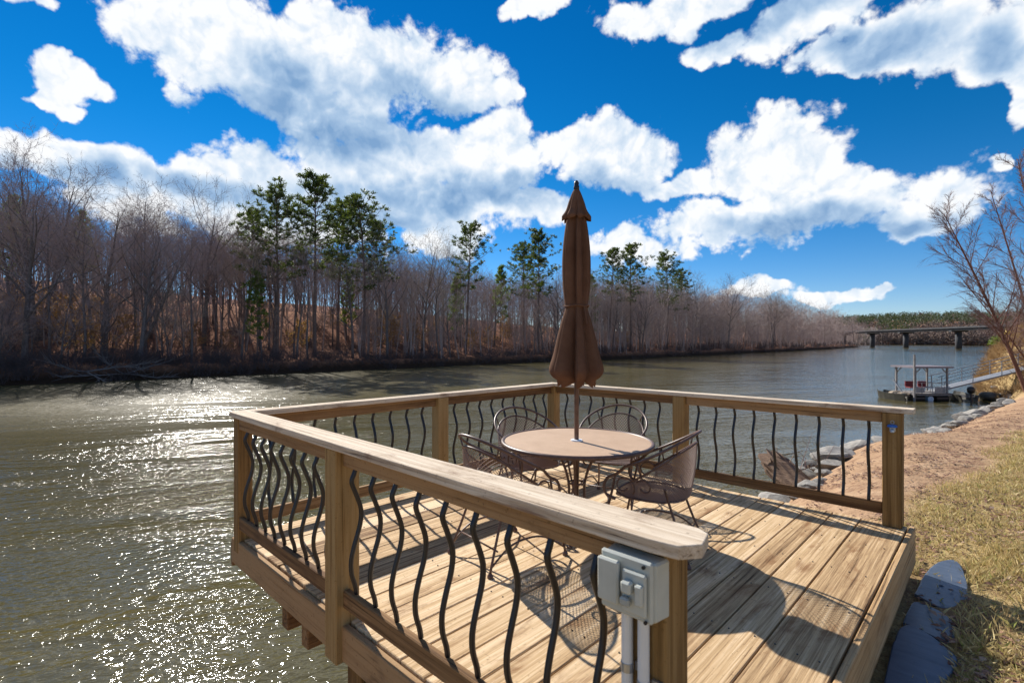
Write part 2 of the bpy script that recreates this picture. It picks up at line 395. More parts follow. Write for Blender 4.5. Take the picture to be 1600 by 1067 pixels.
TWIG = twigm('bare twigs', [(0.0,(0.27,0.22,0.23)),(0.4,(0.36,0.285,0.275)),(0.7,(0.42,0.30,0.245)),(1.0,(0.41,0.35,0.27))])
BTWIG = twigm('birch twigs', [(0.0,(0.22,0.14,0.13)),(1.0,(0.27,0.175,0.16))])
BRUSHM = twigm('brush stems', [(0.0,(0.37,0.295,0.275)),(1.0,(0.39,0.31,0.28))])
BRUSHD = twigm('dry grass and weeds', [(0.0,(0.30,0.19,0.09)),(1.0,(0.33,0.21,0.10))])
def needles(name, a, c):
    m, b = newmat(name); g = nt.nodes.new('ShaderNodeNewGeometry')
    L(ramp(g.outputs['Random Per Island'], [(0.0,a),(1.0,c)]), b.inputs['Base Color'])
    b.inputs['Roughness'].default_value = 0.6
    tr = nt.nodes.new('ShaderNodeBsdfTranslucent'); tr.inputs[0].default_value = (c[0]*1.6,c[1]*1.7,c[2]*0.8,1)
    mx = nt.nodes.new('ShaderNodeMixShader'); mx.inputs[0].default_value = 0.3
    L(b.outputs[0], mx.inputs[1]); L(tr.outputs[0], mx.inputs[2]); L(mx.outputs[0], nt.nodes['Material Output'].inputs[0]); return m
NEEDLE = needles('pine needles', (0.028,0.045,0.014), (0.085,0.11,0.028))
YNEEDLE = needles('young pine needles', (0.06,0.10,0.02), (0.15,0.20,0.035))
SHRUBL = needles('evergreen shrub leaves', (0.05,0.09,0.015), (0.14,0.20,0.03))
def grassm():
    m, b = newmat('dormant grass blades'); g = nt.nodes.new('ShaderNodeNewGeometry')
    L(ramp(g.outputs['Random Per Island'], [(0.0,(0.30,0.19,0.085)),(0.35,(0.60,0.46,0.22)),(0.8,(0.72,0.60,0.32)),(0.93,(0.34,0.36,0.09)),(1.0,(0.26,0.31,0.06))]), b.inputs['Base Color'])
    b.inputs['Roughness'].default_value = 0.7
    tr = nt.nodes.new('ShaderNodeBsdfTranslucent'); tr.inputs[0].default_value = (0.55,0.43,0.18,1)
    mx = nt.nodes.new('ShaderNodeMixShader'); mx.inputs[0].default_value = 0.35
    L(b.outputs[0], mx.inputs[1]); L(tr.outputs[0], mx.inputs[2]); L(mx.outputs[0], nt.nodes['Material Output'].inputs[0]); return m
GRASS = grassm()
def leafm():
    m, b = newmat('fallen brown leaves'); g = nt.nodes.new('ShaderNodeNewGeometry')
    L(ramp(g.outputs['Random Per Island'], [(0.0,(0.10,0.045,0.03)),(0.5,(0.20,0.095,0.055)),(0.85,(0.30,0.17,0.10)),(1.0,(0.38,0.27,0.19))]), b.inputs['Base Color'])
    b.inputs['Roughness'].default_value = 0.75; return m
LEAF = leafm()
def rockm():
    m, b = newmat('grey riprap stone'); v = objco((1,1,1), 9.0); n = NOISE(v, 2.5, 8, 0.65); n2 = NOISE(v, 14, 6, 0.7)
    oi = nt.nodes.new('ShaderNodeObjectInfo')
    c = ramp(M('ADD', n, M('MULTIPLY', M('SUBTRACT', oi.outputs['Random'], 0.5), 0.3)), [(0.25,(0.10,0.093,0.085)),(0.5,(0.23,0.22,0.20)),(0.75,(0.39,0.365,0.33))])
    c = MIX(SS(n2, 0.52, 0.7, 0, 0.6), c, (0.36,0.23,0.14)); L(c, b.inputs['Base Color'])
    b.inputs['Roughness'].default_value = 0.9; bump(b, M('ADD', n, M('MULTIPLY', n2, 0.4)), 0.6, 0.04); return m
ROCK = rockm()
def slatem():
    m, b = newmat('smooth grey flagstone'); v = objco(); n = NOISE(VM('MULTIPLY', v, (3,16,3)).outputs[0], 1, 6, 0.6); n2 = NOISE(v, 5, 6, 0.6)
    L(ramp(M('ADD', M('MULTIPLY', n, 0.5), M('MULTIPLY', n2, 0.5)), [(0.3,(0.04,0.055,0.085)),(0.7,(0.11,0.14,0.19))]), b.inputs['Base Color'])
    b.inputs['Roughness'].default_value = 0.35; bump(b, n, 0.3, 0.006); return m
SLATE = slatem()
CONC = simple('bridge concrete', (0.055,0.056,0.062), 0.9, 0, 0.2, 0.3)
OLDWOOD = wood('rotten log', 0, (0.10,0.06,0.04), (0.23,0.15,0.10), (0.36,0.25,0.17), (0.06,0.035,0.02), 0.5)
DOCKW = simple('grey dock timber', (0.22,0.205,0.20), 0.85, 0, 0.3, 5)
ALU = simple('dull aluminium', (0.27,0.28,0.30), 0.55, 0.3, 0.25)
HULL = simple('dark green boat hull', (0.045,0.042,0.032), 0.5, 0, 0.3, 4)
BLACKP = simple('black plastic', (0.012,0.012,0.013), 0.4)
REDP = simple('red fabric', (0.20,0.025,0.03), 0.7)
WHITEP = simple('white plastic', (0.75,0.76,0.77), 0.4)
YELP = simple('yellow plastic', (0.72,0.47,0.03), 0.45)
BLUEP = simple('blue enamel', (0.03,0.12,0.42), 0.3)
MESHFAB = simple('folded tarp', (0.33,0.26,0.19), 0.9, 0, 0.4, 3)

# ------------------------------------------------------------------ terrain
WZ = -2.5
SH = [(-60,1.2),(-4,0.9),(5,0.4),(10,0.1),(13.5,1.3),(19,1.85),(30,3.0),(36,3.75),(40,4.7),(43,4.35),(50,2.9),(60,2.7),(80,3.4),(102,3.9),(200,6),(420,10),(900,40)]
TP = [(-60,-0.3),(-5,-0.40),(3,-0.45),(8,-0.6),(14,-0.8),(26,-1.15),(36,-1.4),(43,-0.4),(50,1.4),(60,2.5),(75,3.1),(90,3.2),(200,4),(900,6)]
def near_h(x, y):
    s = interp(SH, y); top = interp(TP, y); w = 3.0
    t = (x-s)/w
    if t < 0: z = WZ + t*1.6
    else: z = WZ + (top-WZ)*(1-(1-min(t,1))**1.7)
    if x > s+w: z += 0.05*(x-s-w)
    z += 0.05*noise.noise((x*0.9, y*0.9, 0)) + 0.02*noise.noise((x*3, y*3, 5))
    if y > 40: z += 0.35*noise.noise((x*0.5, y*0.35, 2))*min(1, max(0,(x-s)))
    return z
def grid(xs, ys, fn):
    mb = MB(); nx = len(xs); ny = len(ys)
    mb.v = [(x, y, fn(x, y)) for y in ys for x in xs]
    mb.f = [(j*nx+i, j*nx+i+1, (j+1)*nx+i+1, (j+1)*nx+i) for j in range(ny-1) for i in range(nx-1)]
    return mb
def spaced(tab):
    out_ = [tab[0][0]]
    for (a, st), (b, _) in zip(tab, tab[1:]):
        n = max(1, int(round((b-a)/st))); out_ += [a+(b-a)*(k+1)/n for k in range(n)]
    return out_
g = grid(spaced([(-2.5,0.3),(0,0.16),(7,0.6),(14,4),(40,20),(420,1)]), spaced([(-60,4),(-8,0.5),(-3,0.16),(16,0.4),(70,2),(140,12),(420,60),(950,1)]), near_h)
tag(g.build('near_bank', NEARG, smooth=True), 'washed soil and dormant turf sloping to the river', None, None, 'structure')
FH = [(-200,17),(-40,17),(0,16.5),(20,16),(45,14.5),(80,13),(150,12),(300,9),(480,7),(700,6)]
SF = [(-200,-60),(-20,-61.5),(20,-61),(67,-61),(110,-59.5),(150,-61),(230,-62),(330,-66),(480,-78),(700,-120)]
def far_h(x, y):
    s = interp(SF, y) + 1.2*noise.noise((y*0.09, 3, 1)) + 0.5*noise.noise((y*0.4, 7, 1))
    d = s - x; H = interp(FH, y)
    if d < 0: return WZ + d*0.5
    z = WZ + 1.5*sstep(0, 1.6, d) + (H-1.5)*(sstep(0, 50, d)*0.6 + 0.4*sstep(20, 110, d))
    z += 11*sstep(80, 210, d)*(1-sstep(140, 380, y))
    return z + 0.5*noise.noise((x*0.12, y*0.12, 4))*min(1, d/3) + 0.15*noise.noise((x*0.6, y*0.6, 9))*min(1, d/2)
g = grid(spaced([(-420,20),(-160,5),(-110,2),(-76,0.6),(-56,1)]), spaced([(-160,10),(-40,1.2),(90,3),(260,10),(700,1)]), far_h)
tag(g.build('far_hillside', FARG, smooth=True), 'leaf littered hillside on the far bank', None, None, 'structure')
def hill_h(x, y):
    d = y-880+0.1*x; return WZ - 1 + 6*sstep(-20, 20, d) + 42*sstep(0, 420, d) + 9*noise.noise((x*0.004, y*0.004, 1))*sstep(20, 200, d)
g = grid(spaced([(-700,40),(700,1)]), spaced([(840,12),(1000,40),(1700,1)]), hill_h)
tag(g.build('distant_hill', FARG, smooth=True), 'low wooded hill closing the river bend', None, None, 'structure')
w = MB().add([(-2500,-1500,WZ),(2500,-1500,WZ),(2500,3500,WZ),(-2500,3500,WZ)], [(0,1,2,3)])
tag(w.build('river', WATER), 'wide muddy river with sun glitter', None, None, 'structure')

# ------------------------------------------------------------------ deck
deck = thing('deck', 'square weathered wood deck with wavy black balusters over the river', 'deck', (1.9,-1.95,0))
random.seed(4)
x = 0.02; k = 0; bd_top = 0.0
while x < 3.70:
    wd = random.uniform(0.188, 0.214)
    if x+wd > 3.64: wd = 3.745-x
    y0 = -3.855+random.uniform(-0.006,0.006); y1 = -0.015+random.uniform(-0.006,0.006)
    if x > 1.76: y0 += 0.0
    mb = MB().cbox(x, x+wd-0.009, y0, y1, -0.038, random.uniform(-0.003,0.001), 0.004)
    mb.build('deck_board', DECKW, deck); x += wd; k += 1
nails = MB(); x = 0.02
for jy in (-3.7,-3.1,-2.5,-1.9,-1.3,-0.7,-0.12):
    xx = 0.07
    while xx < 3.72:
        c = (xx+random.uniform(-0.012,0.012), jy+random.uniform(-0.012,0.012)); nails.lathe([(0.0045,-0.004),(0.0045,0.0022)], 6, c); xx += 0.1
tag(nails.build('nail_heads', IRON, deck), kind='stuff')
MB().cbox(0.0,3.745,-3.902,-3.864,-0.20,-0.012,0.005).build('rim_board', RAIL_X, deck)
MB().cbox(0.0,3.745,-0.012,0.024,-0.23,-0.042,0.005).build('rim_board', RAIL_X, deck)
MB().cbox(-0.022,0.014,-3.90,-0.016,-0.23,-0.042,0.005).build('rim_board', RAIL_Y, deck)
MB().cbox(3.748,3.786,-3.902,0.024,-0.30,-0.004,0.006).build('fascia_board', FASC, deck)
for bx in (0.86, 1.16):
    MB().cbox(bx,bx+0.09,-3.86,-0.05,-0.38,-0.205,0.006).build('beam', RAIL_Y, deck)
for jx in (0.4,1.6,2.2,2.8,3.4):
    MB().box(jx,jx+0.04,-3.86,-0.02,-0.20,-0.042).build('joist', RAIL_Y, deck)
for (px, py) in ((1.74,-3.86),(1.74,-0.25),(3.2,-3.8),(3.2,-0.25)):
    MB().cbox(px,px+0.14,py,py+0.14,-3.4 if px < 2 else -2.4,-0.205,0.006).build('support_post', POSTW, deck)
def rpost(x0,x1,y0,y1,z0,z1=0.925): return MB().cbox(x0,x1,y0,y1,z0,z1,0.006).build('railing_post', POSTW, deck)
rpost(3.585,3.715,-0.135,-0.006,0.0015)
rpost(1.76,1.89,-0.135,-0.006,0.0015)
rpost(0.018,0.138,-0.135,-0.018,0.0015)
rpost(0.018,0.138,-2.00,-1.87,0.0015)
rpost(0.055,0.155,-3.905,-3.80,-0.10)
rpost(1.635,1.765,-3.938,-3.80,-0.21)
rpost(3.475,3.62,-3.91,-3.77,0.0015)
# caps: flat boards on top, mitred at the corners, the near one with clipped ends
def capb(poly, mat):
    return MB().prism(poly, 0.927, 0.965).build('rail_cap', mat, deck)
for o in (capb([(0,-3.787),(0.14,-3.787),(0.14,-0.142),(0,-0.002)], CAP_Y),
          capb([(0.002,0),(0.142,-0.14),(3.79,-0.14),(3.79,0)], CAP_X),
          capb([(0.03,-3.93),(0.0,-3.90),(-0.005,-3.79),(3.66,-3.79),(3.70,-3.815),(3.72,-3.90),(3.68,-3.955),(3.60,-3.965),(1.5,-3.945)], CAP_X)):
    bv = o.modifiers.new('bevel', 'BEVEL'); bv.width = 0.0035; bv.segments = 2
def rail(name, x0,x1,y0,y1,z0,z1,mat): MB().cbox(x0,x1,y0,y1,z0,z1,0.005).build(name, mat, deck)
for (a, b_) in ((0.142,1.756),(1.894,3.581)):
    rail('top_rail', a, b_, -0.095,-0.055,0.838,0.9255, RAIL_X); rail('bottom_rail', a, b_, -0.095,-0.055,0.085,0.178, RAIL_X)
for (a, b_) in ((-1.866,-0.139),(-3.797,-2.004)):
    rail('top_rail', 0.055,0.095,a,b_,0.838,0.9255, RAIL_Y); rail('bottom_rail', 0.055,0.095,a,b_,0.085,0.178, RAIL_Y)
for (a, b_) in ((0.159,1.631),(1.769,3.471)):
    rail('top_rail', a, b_, -3.90,-3.86,0.838,0.9255, RAIL_X); rail('bottom_rail', a, b_, -3.90,-3.86,0.085,0.178, RAIL_X)
PROF = [(0.0,0.012),(0.05,-0.002),(0.11,-0.014),(0.22,0.014),(0.34,0.040),(0.46,0.034),(0.60,0.004),(0.72,-0.016),(0.83,-0.014),(0.93,0.006),(1.0,0.014)]
def baluster_mesh():
    pts = catmull([(0, q, 0.8385-t*0.661) for t, q in PROF], 3)
    return MB().tube(pts, 0.0125, 8)
bx0 = baluster_mesh().mesh('baluster', smooth=True); bx0.materials.append(IRON)
def baluster(x, y, rz):
    o = bpy.data.objects.new('baluster', bx0); COL.objects.link(o); o.parent = deck
    o.location = (x-1.9, y+1.95, 0); o.rotation_euler = (0,0,rz)
for q in [0.30+0.183*i for i in range(8)]+[2.02+0.1835*i for i in range(9)]: baluster(q, -0.075, math.pi)
for q in [-0.27-0.184*i for i in range(9)]+[-2.16-0.186*i for i in range(9)]: baluster(0.075, q, -math.pi/2)
for q in [0.27+0.163*i for i in range(9)]+[1.85+0.19*i for i in range(9)]: baluster(q, -3.88, 0)

# outlet box with two conduits on the near end post
ob = thing('outlet_box', 'grey weatherproof electric outlet box with two white conduits on the near end post', 'outlet box', (3.545,-3.93,0.75))
bm_ = MB().add([(3.455,-3.913,0.745),(3.635,-3.913,0.745),(3.635,-3.913,0.905),(3.455,-3.913,0.905),(3.465,-3.975,0.745),(3.625,-3.975,0.745),(3.625,-3.975,0.905),(3.465,-3.975,0.905)],
              [(0,1,2,3),(7,6,5,4),(0,4,5,1),(1,5,6,2),(2,6,7,3),(3,7,4,0)])
o = bm_.build('housing', PVC, ob); o.modifiers.new('bevel','BEVEL').width = 0.006
o = MB().cbox(3.460,3.622,-3.990,-3.9755,0.745,0.910,0.006).build('cover_plate', PVC, ob)
MB().cbox(3.462,3.53,-4.012,-3.9955,0.775,0.895,0.005).build('flap', PVC, ob)
MB().cbox(3.538,3.612,-4.006,-3.9955,0.765,0.88,0.005).build('switch_plate', PVC, ob)
MB().cbox(3.548,3.578,-4.03,-4.0065,0.825,0.858,0.005).build('switch_lever', PVC, ob)
MB().cbox(3.586,3.608,-4.022,-4.0065,0.80,0.855,0.004).build('latch', PVC, ob)
MB().cbox(3.542,3.572,-4.026,-4.0065,0.788,0.812,0.005).build('latch', PVCD, ob)
for (sx_, sz_) in ((3.60,0.897),(3.606,0.752)):
    MB().tube([(sx_,-3.993,sz_),(sx_,-3.999,sz_)], 0.005, 8).build('screw', IRON, ob)
for cx_ in (3.515, 3.567):
    o = MB().tube([(cx_,-3.937,0.7455),(cx_,-3.937,-0.05)], 0.0165, 14).build('conduit', PVCW, ob, smooth=False)
    zc = 0.585 if cx_ < 3.54 else 0.555
    MB().tube([(cx_,-3.937,zc),(cx_,-3.937,zc-0.025)], 0.0185, 14).build('clamp', STEEL, ob)
    MB().box(cx_+0.016,cx_+0.05,-3.921,-3.9115,zc-0.025,zc).build('clamp_tab', STEEL, ob)
# bottle opener on the far right post
bo = thing('bottle_opener', 'small blue and silver bottle opener screwed to the right end post', 'bottle opener', (3.655,-0.136,0.80))
MB().lathe([(0.03,0.812),(0.036,0.818),(0.030,0.832),(0.006,0.836)], 16, (3.655,-0.15)).build('hood', BLUEP, bo)
MB().cbox(3.635,3.675,-0.148,-0.1365,0.775,0.815,0.004).build('plate', STEEL, bo)
MB().lathe([(0.010,0.768),(0.017,0.776),(0.015,0.79),(0.008,0.8)], 12, (3.655,-0.152)).build('jaw', STEEL, bo)
MB().tube([(3.655+0.011*math.cos(a),-0.142,0.852+0.013*math.sin(a)) for a in [i*math.pi/6 for i in range(12)]], 0.003, 5, closed=True).build('ring', STEEL, bo)

# ------------------------------------------------------------------ patio table
TX, TY = 1.85, -1.95
tb = thing('patio_table', 'round tan metal patio table with scrolled pedestal legs', 'table', (TX,TY,0))
MB().lathe([(0.03,0.704),(0.575,0.704),(0.575,0.713),(0.03,0.713)], 64, (TX,TY)).build('tabletop', TTOP, tb)
rim = [(TX+0.588*math.cos(a), TY+0.588*math.sin(a), 0.705) for a in [i*math.pi/40 for i in range(80)]]
MB().tube(rim, 0.0165, 10, closed=True).build('rim', BRONZE, tb, True)
MB().lathe([(0.03,0.7135),(0.048,0.7135),(0.045,0.722),(0.03,0.724)], 20, (TX,TY)).build('pole_collar', WHITEP, tb)
for kx in range(4):
    a = kx*math.pi/2+0.5; c, s_ = math.cos(a), math.sin(a)
    pts = catmull([(r*c+TX, r*s_+TY, z) for r, z in ((0.34,0.692),(0.22,0.66),(0.12,0.55),(0.065,0.38),(0.075,0.22),(0.17,0.10),(0.31,0.035),(0.36,0.014))], 5)
    lg = MB().tube(pts, 0.0105, 8).build('leg', BRONZE, tb, True)
    MB().lathe([(0.022,0.0015),(0.022,0.012),(0.010,0.018)], 12, (0.36*c+TX,0.36*s_+TY)).build('foot', BRONZE, lg)
    a2 = a+math.pi/4; pts = []
    for i in range(18):
        t = i/17; ang = t*4.6; rr = 0.09*(1-t*0.65)
        r = 0.13+rr*math.cos(ang); pts.append((r*math.cos(a2)+TX, r*math.sin(a2)+TY, 0.58+rr*math.sin(ang)))
    MB().tube(pts, 0.007, 6).build('scroll', BRONZE, tb, True)
for z, r in ((0.38,0.062),(0.692,0.34)):
    MB().tube([(TX+r*math.cos(i*math.pi/16), TY+r*math.sin(i*math.pi/16), z) for i in range(32)], 0.008, 6, closed=True).build('ring', BRONZE, tb, True)
# umbrella
UX, UY = 1.85, -1.95
um = thing('patio_umbrella', 'tall closed brown canvas patio umbrella standing in the round table', 'umbrella', (UX,UY,0))
MB().tube([(UX,UY,0.02),(UX,UY,2.70)], 0.0185, 14).build('pole', BRONZE, um, True)
MB().lathe([(0.20,0.0015),(0.20,0.02),(0.06,0.05),(0.03,0.10),(0.022,0.10)], 28, (UX,UY)).build('base', BRONZE, um, True)
def folded(prof, nf, amp, n=128, seed=1, hem=0.0, twist=0.0, thick=0.003):
    mb = MB(); rg = random.Random(seed); ph = [rg.uniform(-0.25,0.25) for _ in range(nf)]; am = [rg.uniform(0.7,1.25) for _ in range(nf)]
    m = len(prof); vs = []
    for i, (r, z, af) in enumerate(prof):
        for k in range(n):
            th = 2*math.pi*k/n; kk = th/(2*math.pi)*nf; fi = int(kk) % nf; fr = kk-int(kk)
            w_ = (1-(fr/0.86)**1.4) if fr < 0.86 else (fr-0.86)/0.14                # 1 at the ribs, 0 in the folds
            rad = r*(1-amp*af*am[fi]*(1-w_))
            zz = z-hem*af*(i == m-1 or i == m-2)*(w_*1.0 if i == m-1 else 0.0)
            t2 = th+twist*i/m+ph[fi]*af*0.25*math.sin(math.pi*fr)
            vs.append((UX+rad*math.cos(t2), UY+rad*math.sin(t2), zz))
    fs = [(i*n+k, (i+1)*n+k, (i+1)*n+(k+1)%n, i*n+(k+1)%n) for i in range(m-1) for k in range(n)]
    return mb.add(vs, fs)
def smoothprof(p, n=5): return [tuple(q) for q in catmull(p, n)]
canopy = folded(smoothprof([(0.045,2.56,0.1),(0.075,2.50,0.5),(0.100,2.36,0.8),(0.115,2.20,0.9),(0.117,2.05,0.9),(0.110,1.92,0.8),(0.097,1.82,0.6),(0.090,1.783,0.45),
        (0.097,1.745,0.6),(0.125,1.66,0.8),(0.158,1.54,0.95),(0.188,1.41,1.0),(0.222,1.30,1.0),(0.222,1.255,1.0),(0.195,1.215,1.0),(0.155,1.19,1.0)]), 7, 0.50, 182, 3, 0.05).build('canopy', CANVAS, um, True)
m_ = canopy.modifiers.new('solid','SOLIDIFY'); m_.thickness = 0.004
hat = folded(smoothprof([(0.020,2.715,0.0),(0.035,2.69,0.2),(0.062,2.62,0.5),(0.085,2.55,0.8),(0.115,2.505,1.0),(0.118,2.490,1.0)]), 8, 0.38, 96, 8, 0.03).build('vent_cap', CANVAS, um, True)
m_ = hat.modifiers.new('solid','SOLIDIFY'); m_.thickness = 0.003
MB().tube([(UX+0.094*math.cos(i*math.pi/20), UY+0.094*math.sin(i*math.pi/20), 1.783+0.004*math.sin(i*0.6)) for i in range(40)], 0.008, 6, closed=True).build('tie_strap', CANVAS, um, True)
MB().tube([(UX+0.088,UY-0.02,1.78),(UX+0.11,UY-0.03,1.72),(UX+0.125,UY-0.035,1.64)], 0.008, 5).build('strap_end', CANVAS, um)
MB().lathe([(0.022,2.70),(0.024,2.735),(0.018,2.75),(0.021,2.765),(0.010,2.785)], 16, (UX,UY)).build('finial', IRON, um, True)

# ------------------------------------------------------------------ chairs (local: front -y, back +y)
def make_chair(label, loc, rz):
    ch = thing('patio_chair', label, 'chair', loc, 'iron chairs round the patio table', rz)
    def hoop(rx, ry, zf, zb, yo, a0, n=40, pw=1.3):
        pts = []
        for i in range(n+1):
            th = -a0+2*a0*i/n; q = (1+math.cos(th))/2
            pts.append((rx*math.sin(th), yo+ry*math.cos(th), zf+(zb-zf)*q**pw))
        return pts
    outer = hoop(0.315, 0.30, 0.575, 0.87, 0.02, R_(118))
    def armend(p, s):
        return [(p[0], p[1], p[2]), (s*0.265,-0.19,0.565), (s*0.268,-0.255,0.53), (s*0.27,-0.28,0.47), (s*0.265,-0.262,0.41), (s*0.255,-0.20,0.385)]
    pts = list(reversed(catmull(armend(outer[0],-1), 4)))[:-1]+outer+catmull(armend(outer[-1],1), 4)[1:]
    MB().tube(pts, 0.0105, 8).build('arm_hoop', BRONZE, ch, True, local=True)
    inner = hoop(0.285, 0.275, 0.43, 0.79, 0.02, R_(112), pw=1.15)
    MB().tube(inner, 0.008, 6).build('back_rim', BRONZE, ch, True, local=True)
    for i in (3, 12, 28, 37):
        MB().tube([inner[i], outer[i]], 0.006, 5).build('strut', BRONZE, ch, True, local=True)
    # woven steel shell: back from the rim down to the seat edge, then the seat pan
    def lattice(P, nu, nv):
        mb = MB(); idx = {}
        def vid(i, j):
            if (i, j) not in idx: idx[(i, j)] = len(mb.v); mb.v.append(tuple(P(i/nu, j/nv)))
            return idx[(i, j)]
        for i in range(0, nu):
            for j in range(0, nv):
                if (i+j) % 2 == 0:
                    q = [(i,j),(i+1,j+1),(i,j+2),(i-1,j+1)]
                    if all(0 <= a <= nu and 0 <= b <= nv for a, b in q): mb.f.append(tuple(vid(a,b) for a,b in q))
        return mb
    a0 = R_(112)
    def back(u, v):
        th = -a0+2*a0*u; q = (1+math.cos(th))/2; zt = 0.43+0.36*q**1.15
        r = 1-0.16*v*v
        return (0.285*math.sin(th)*r, 0.02+0.275*math.cos(th)*r-0.0*v, zt+(0.405-zt)*v)
    def seat(u, v):
        x_ = (u-0.5)*2; y_ = (v-0.5)*2; k_ = math.sqrt(max(0,1-0.5*y_*y_)) if y_ > 0 else 1-0.12*y_*y_
        x_ *= k_; yy = y_*math.sqrt(max(0,1-0.35*x_*x_)); return (0.25*x_, -0.005+0.245*yy, 0.405-0.02*(1-x_*x_)*(1-y_*y_))
    for nm, fn, nu, nv in (('back_mesh', back, 84, 26), ('seat_mesh', seat, 40, 40)):
        o = lattice(fn, nu, nv).build(nm, EXPM, ch, local=True)
        wf = o.modifiers.new('wire','WIREFRAME'); wf.thickness = 0.0056; wf.use_replace = True; wf.use_even_offset = False
    edge = [seat(0.5+0.5*math.cos(a), 0.5+0.5*math.sin(a)) for a in []]
    ring = []
    for i in range(40):
        a = 2*math.pi*i/40; u_ = 0.5+0.5*max(-1,min(1,1.15*math.cos(a))); v_ = 0.5+0.5*max(-1,min(1,1.15*math.sin(a))); ring.append(seat(u_, v_))
    MB().tube(ring, 0.008, 6, closed=True).build('seat_rim', BRONZE, ch, True, local=True)
    for s in (-1, 1):
        f = MB().tube(catmull([(s*0.262,-0.20,0.56),(s*0.255,-0.23,0.42),(s*0.268,-0.28,0.22),(s*0.285,-0.32,0.03)], 4), 0.009, 7).build('leg', BRONZE, ch, True, local=True)
        MB().lathe([(0.02,0.0015),(0.02,0.013),(0.010,0.03)], 12, (s*0.285,-0.32)).build('foot', BRONZE, f, local=True)
        f = MB().tube(catmull([(s*0.235,0.14,0.50),(s*0.20,0.16,0.40),(s*0.215,0.23,0.20),(s*0.245,0.30,0.03)], 4), 0.009, 7).build('leg', BRONZE, ch, True, local=True)
        MB().lathe([(0.02,0.0015),(0.02,0.013),(0.010,0.03)], 12, (s*0.245,0.30)).build('foot', BRONZE, f, local=True)
        MB().tube(catmull([(s*0.283,-0.31,0.06),(s*0.262,-0.15,0.16),(s*0.255,0.0,0.185),(s*0.25,0.15,0.16),(s*0.243,0.29,0.06)], 4), 0.007, 6).build('side_stretcher', BRONZE, ch, True, local=True)
        sp = []
        for i in range(26):
            t = i/25; ang = -0.6+t*6.6; rr = 0.082*(1-0.72*t); sp.append((s*(0.272-0.01*t), -0.135+rr*math.cos(ang), 0.487+rr*math.sin(ang)))
        MB().tube(sp, 0.006, 6).build('scroll', BRONZE, ch, True, local=True)
        sp = []
        for i in range(22):
            t = i/21; ang = 2.6-t*5.4; rr = 0.06*(1-0.6*t); sp.append((s*(0.285-0.005*t), 0.015+rr*math.cos(ang), 0.50+rr*math.sin(ang)))
        MB().tube(sp, 0.006, 6).build('scroll', BRONZE, ch, True, local=True)
    MB().tube([(-0.25,0.245,0.155),(0.25,0.245,0.155)], 0.006, 6).build('cross_stretcher', BRONZE, ch, True, local=True)
    MB().tube([(-0.258,-0.16,0.165),(0.258,-0.16,0.165)], 0.006, 6).build('cross_stretcher', BRONZE, ch, True, local=True)
    return ch
def copy_tree(o, parent=None):
    c = o.copy(); COL.objects.link(c)
    if parent is not None: c.parent = parent
    for q in list(o.children): copy_tree(q, c)
    return c
CH = [('mesh back iron chair beyond the table on its left, by the far river rail', 166, 0.66),
      ('mesh back iron chair beyond the table on its right, nearest the far corner post', 104, 0.86),
      ('mesh back iron chair on the near left of the table, behind the near railing', 262, 0.72),
      ('mesh back iron chair on the right of the table, turned sideways with scrolled arm showing', 12, 0.62)]
ch0 = None
for lab, ang, dd in CH:
    loc = (TX+dd*math.cos(R_(ang)), TY+dd*math.sin(R_(ang)), 0); rz = R_(ang-90)
    if ch0 is None: ch0 = c_ = make_chair(lab, loc, rz)
    else: c_ = copy_tree(ch0); c_['label'] = lab; c_.location = loc; c_.rotation_euler = (0,0,rz)

# ------------------------------------------------------------------ near bank things
def rock_mesh(seed, flat=0.6):
    rg = random.Random(seed); bm = bmesh.new(); bmesh.ops.create_icosphere(bm, subdivisions=3, radius=1)
    pl = [(Vector((rg.gauss(0,1),rg.gauss(0,1),rg.gauss(0,1))).normalized(), rg.uniform(0.55,0.9)) for _ in range(9)]
    for v in bm.verts:
        for n_, d_ in pl:
            e = v.co.dot(n_)-d_
            if e > 0: v.co -= n_*e*0.95
        v.co *= 1+0.07*noise.noise(v.co*2.2+Vector((seed,0,0)))
        v.co.z *= flat
    me = bpy.data.meshes.new('rock'); bm.to_mesh(me); bm.free(); me.materials.append(ROCK); return me
ROCKS = [rock_mesh(i+20, 0.5+0.07*(i % 4)) for i in range(7)]
rg = random.Random(9)
def rock(x, y, s, label=None, dz=0.12):
    o = bpy.data.objects.new('rock', rg.choice(ROCKS)); COL.objects.link(o)
    o.location = (x, y, near_h(x,y)+s*dz); o.scale = (s*rg.uniform(0.8,1.3), s*rg.uniform(0.8,1.3), s*rg.uniform(0.7,1.1)); o.rotation_euler = (rg.uniform(-0.3,0.3), rg.uniform(-0.3,0.3), rg.uniform(0,6.28))
    tag(o, label or 'grey riprap stone in the jumble along the water edge', 'rock', 'riprap stones on the near bank'); return o
rock(2.55,13.6,0.34,'large pale grey boulder just right of the right end post'); rock(2.75,16.2,0.42,'long flat grey boulder at the water edge beyond the right end post')
rock(3.45,24.5,0.55,'pale slab of stone lying up the sandy slope towards the dock')
rock(3.2,27.0,0.5,'brown topped boulder at the point of the sandy bank')
for i in range(170):
    y = 5.0+28*rg.random()**1.25; s0 = interp(SH, y); x = s0+rg.uniform(-0.1,1.5); rock(x, y, rg.uniform(0.15,0.38)*(1 if y > 7 else 0.7), dz=0.28)
for i in range(14):
    y = rg.uniform(42,62); rock(interp(SH,y)+rg.uniform(0.1,0.9), y, rg.uniform(0.2,0.45), 'grey stone at the foot of the brushy bank past the dock')
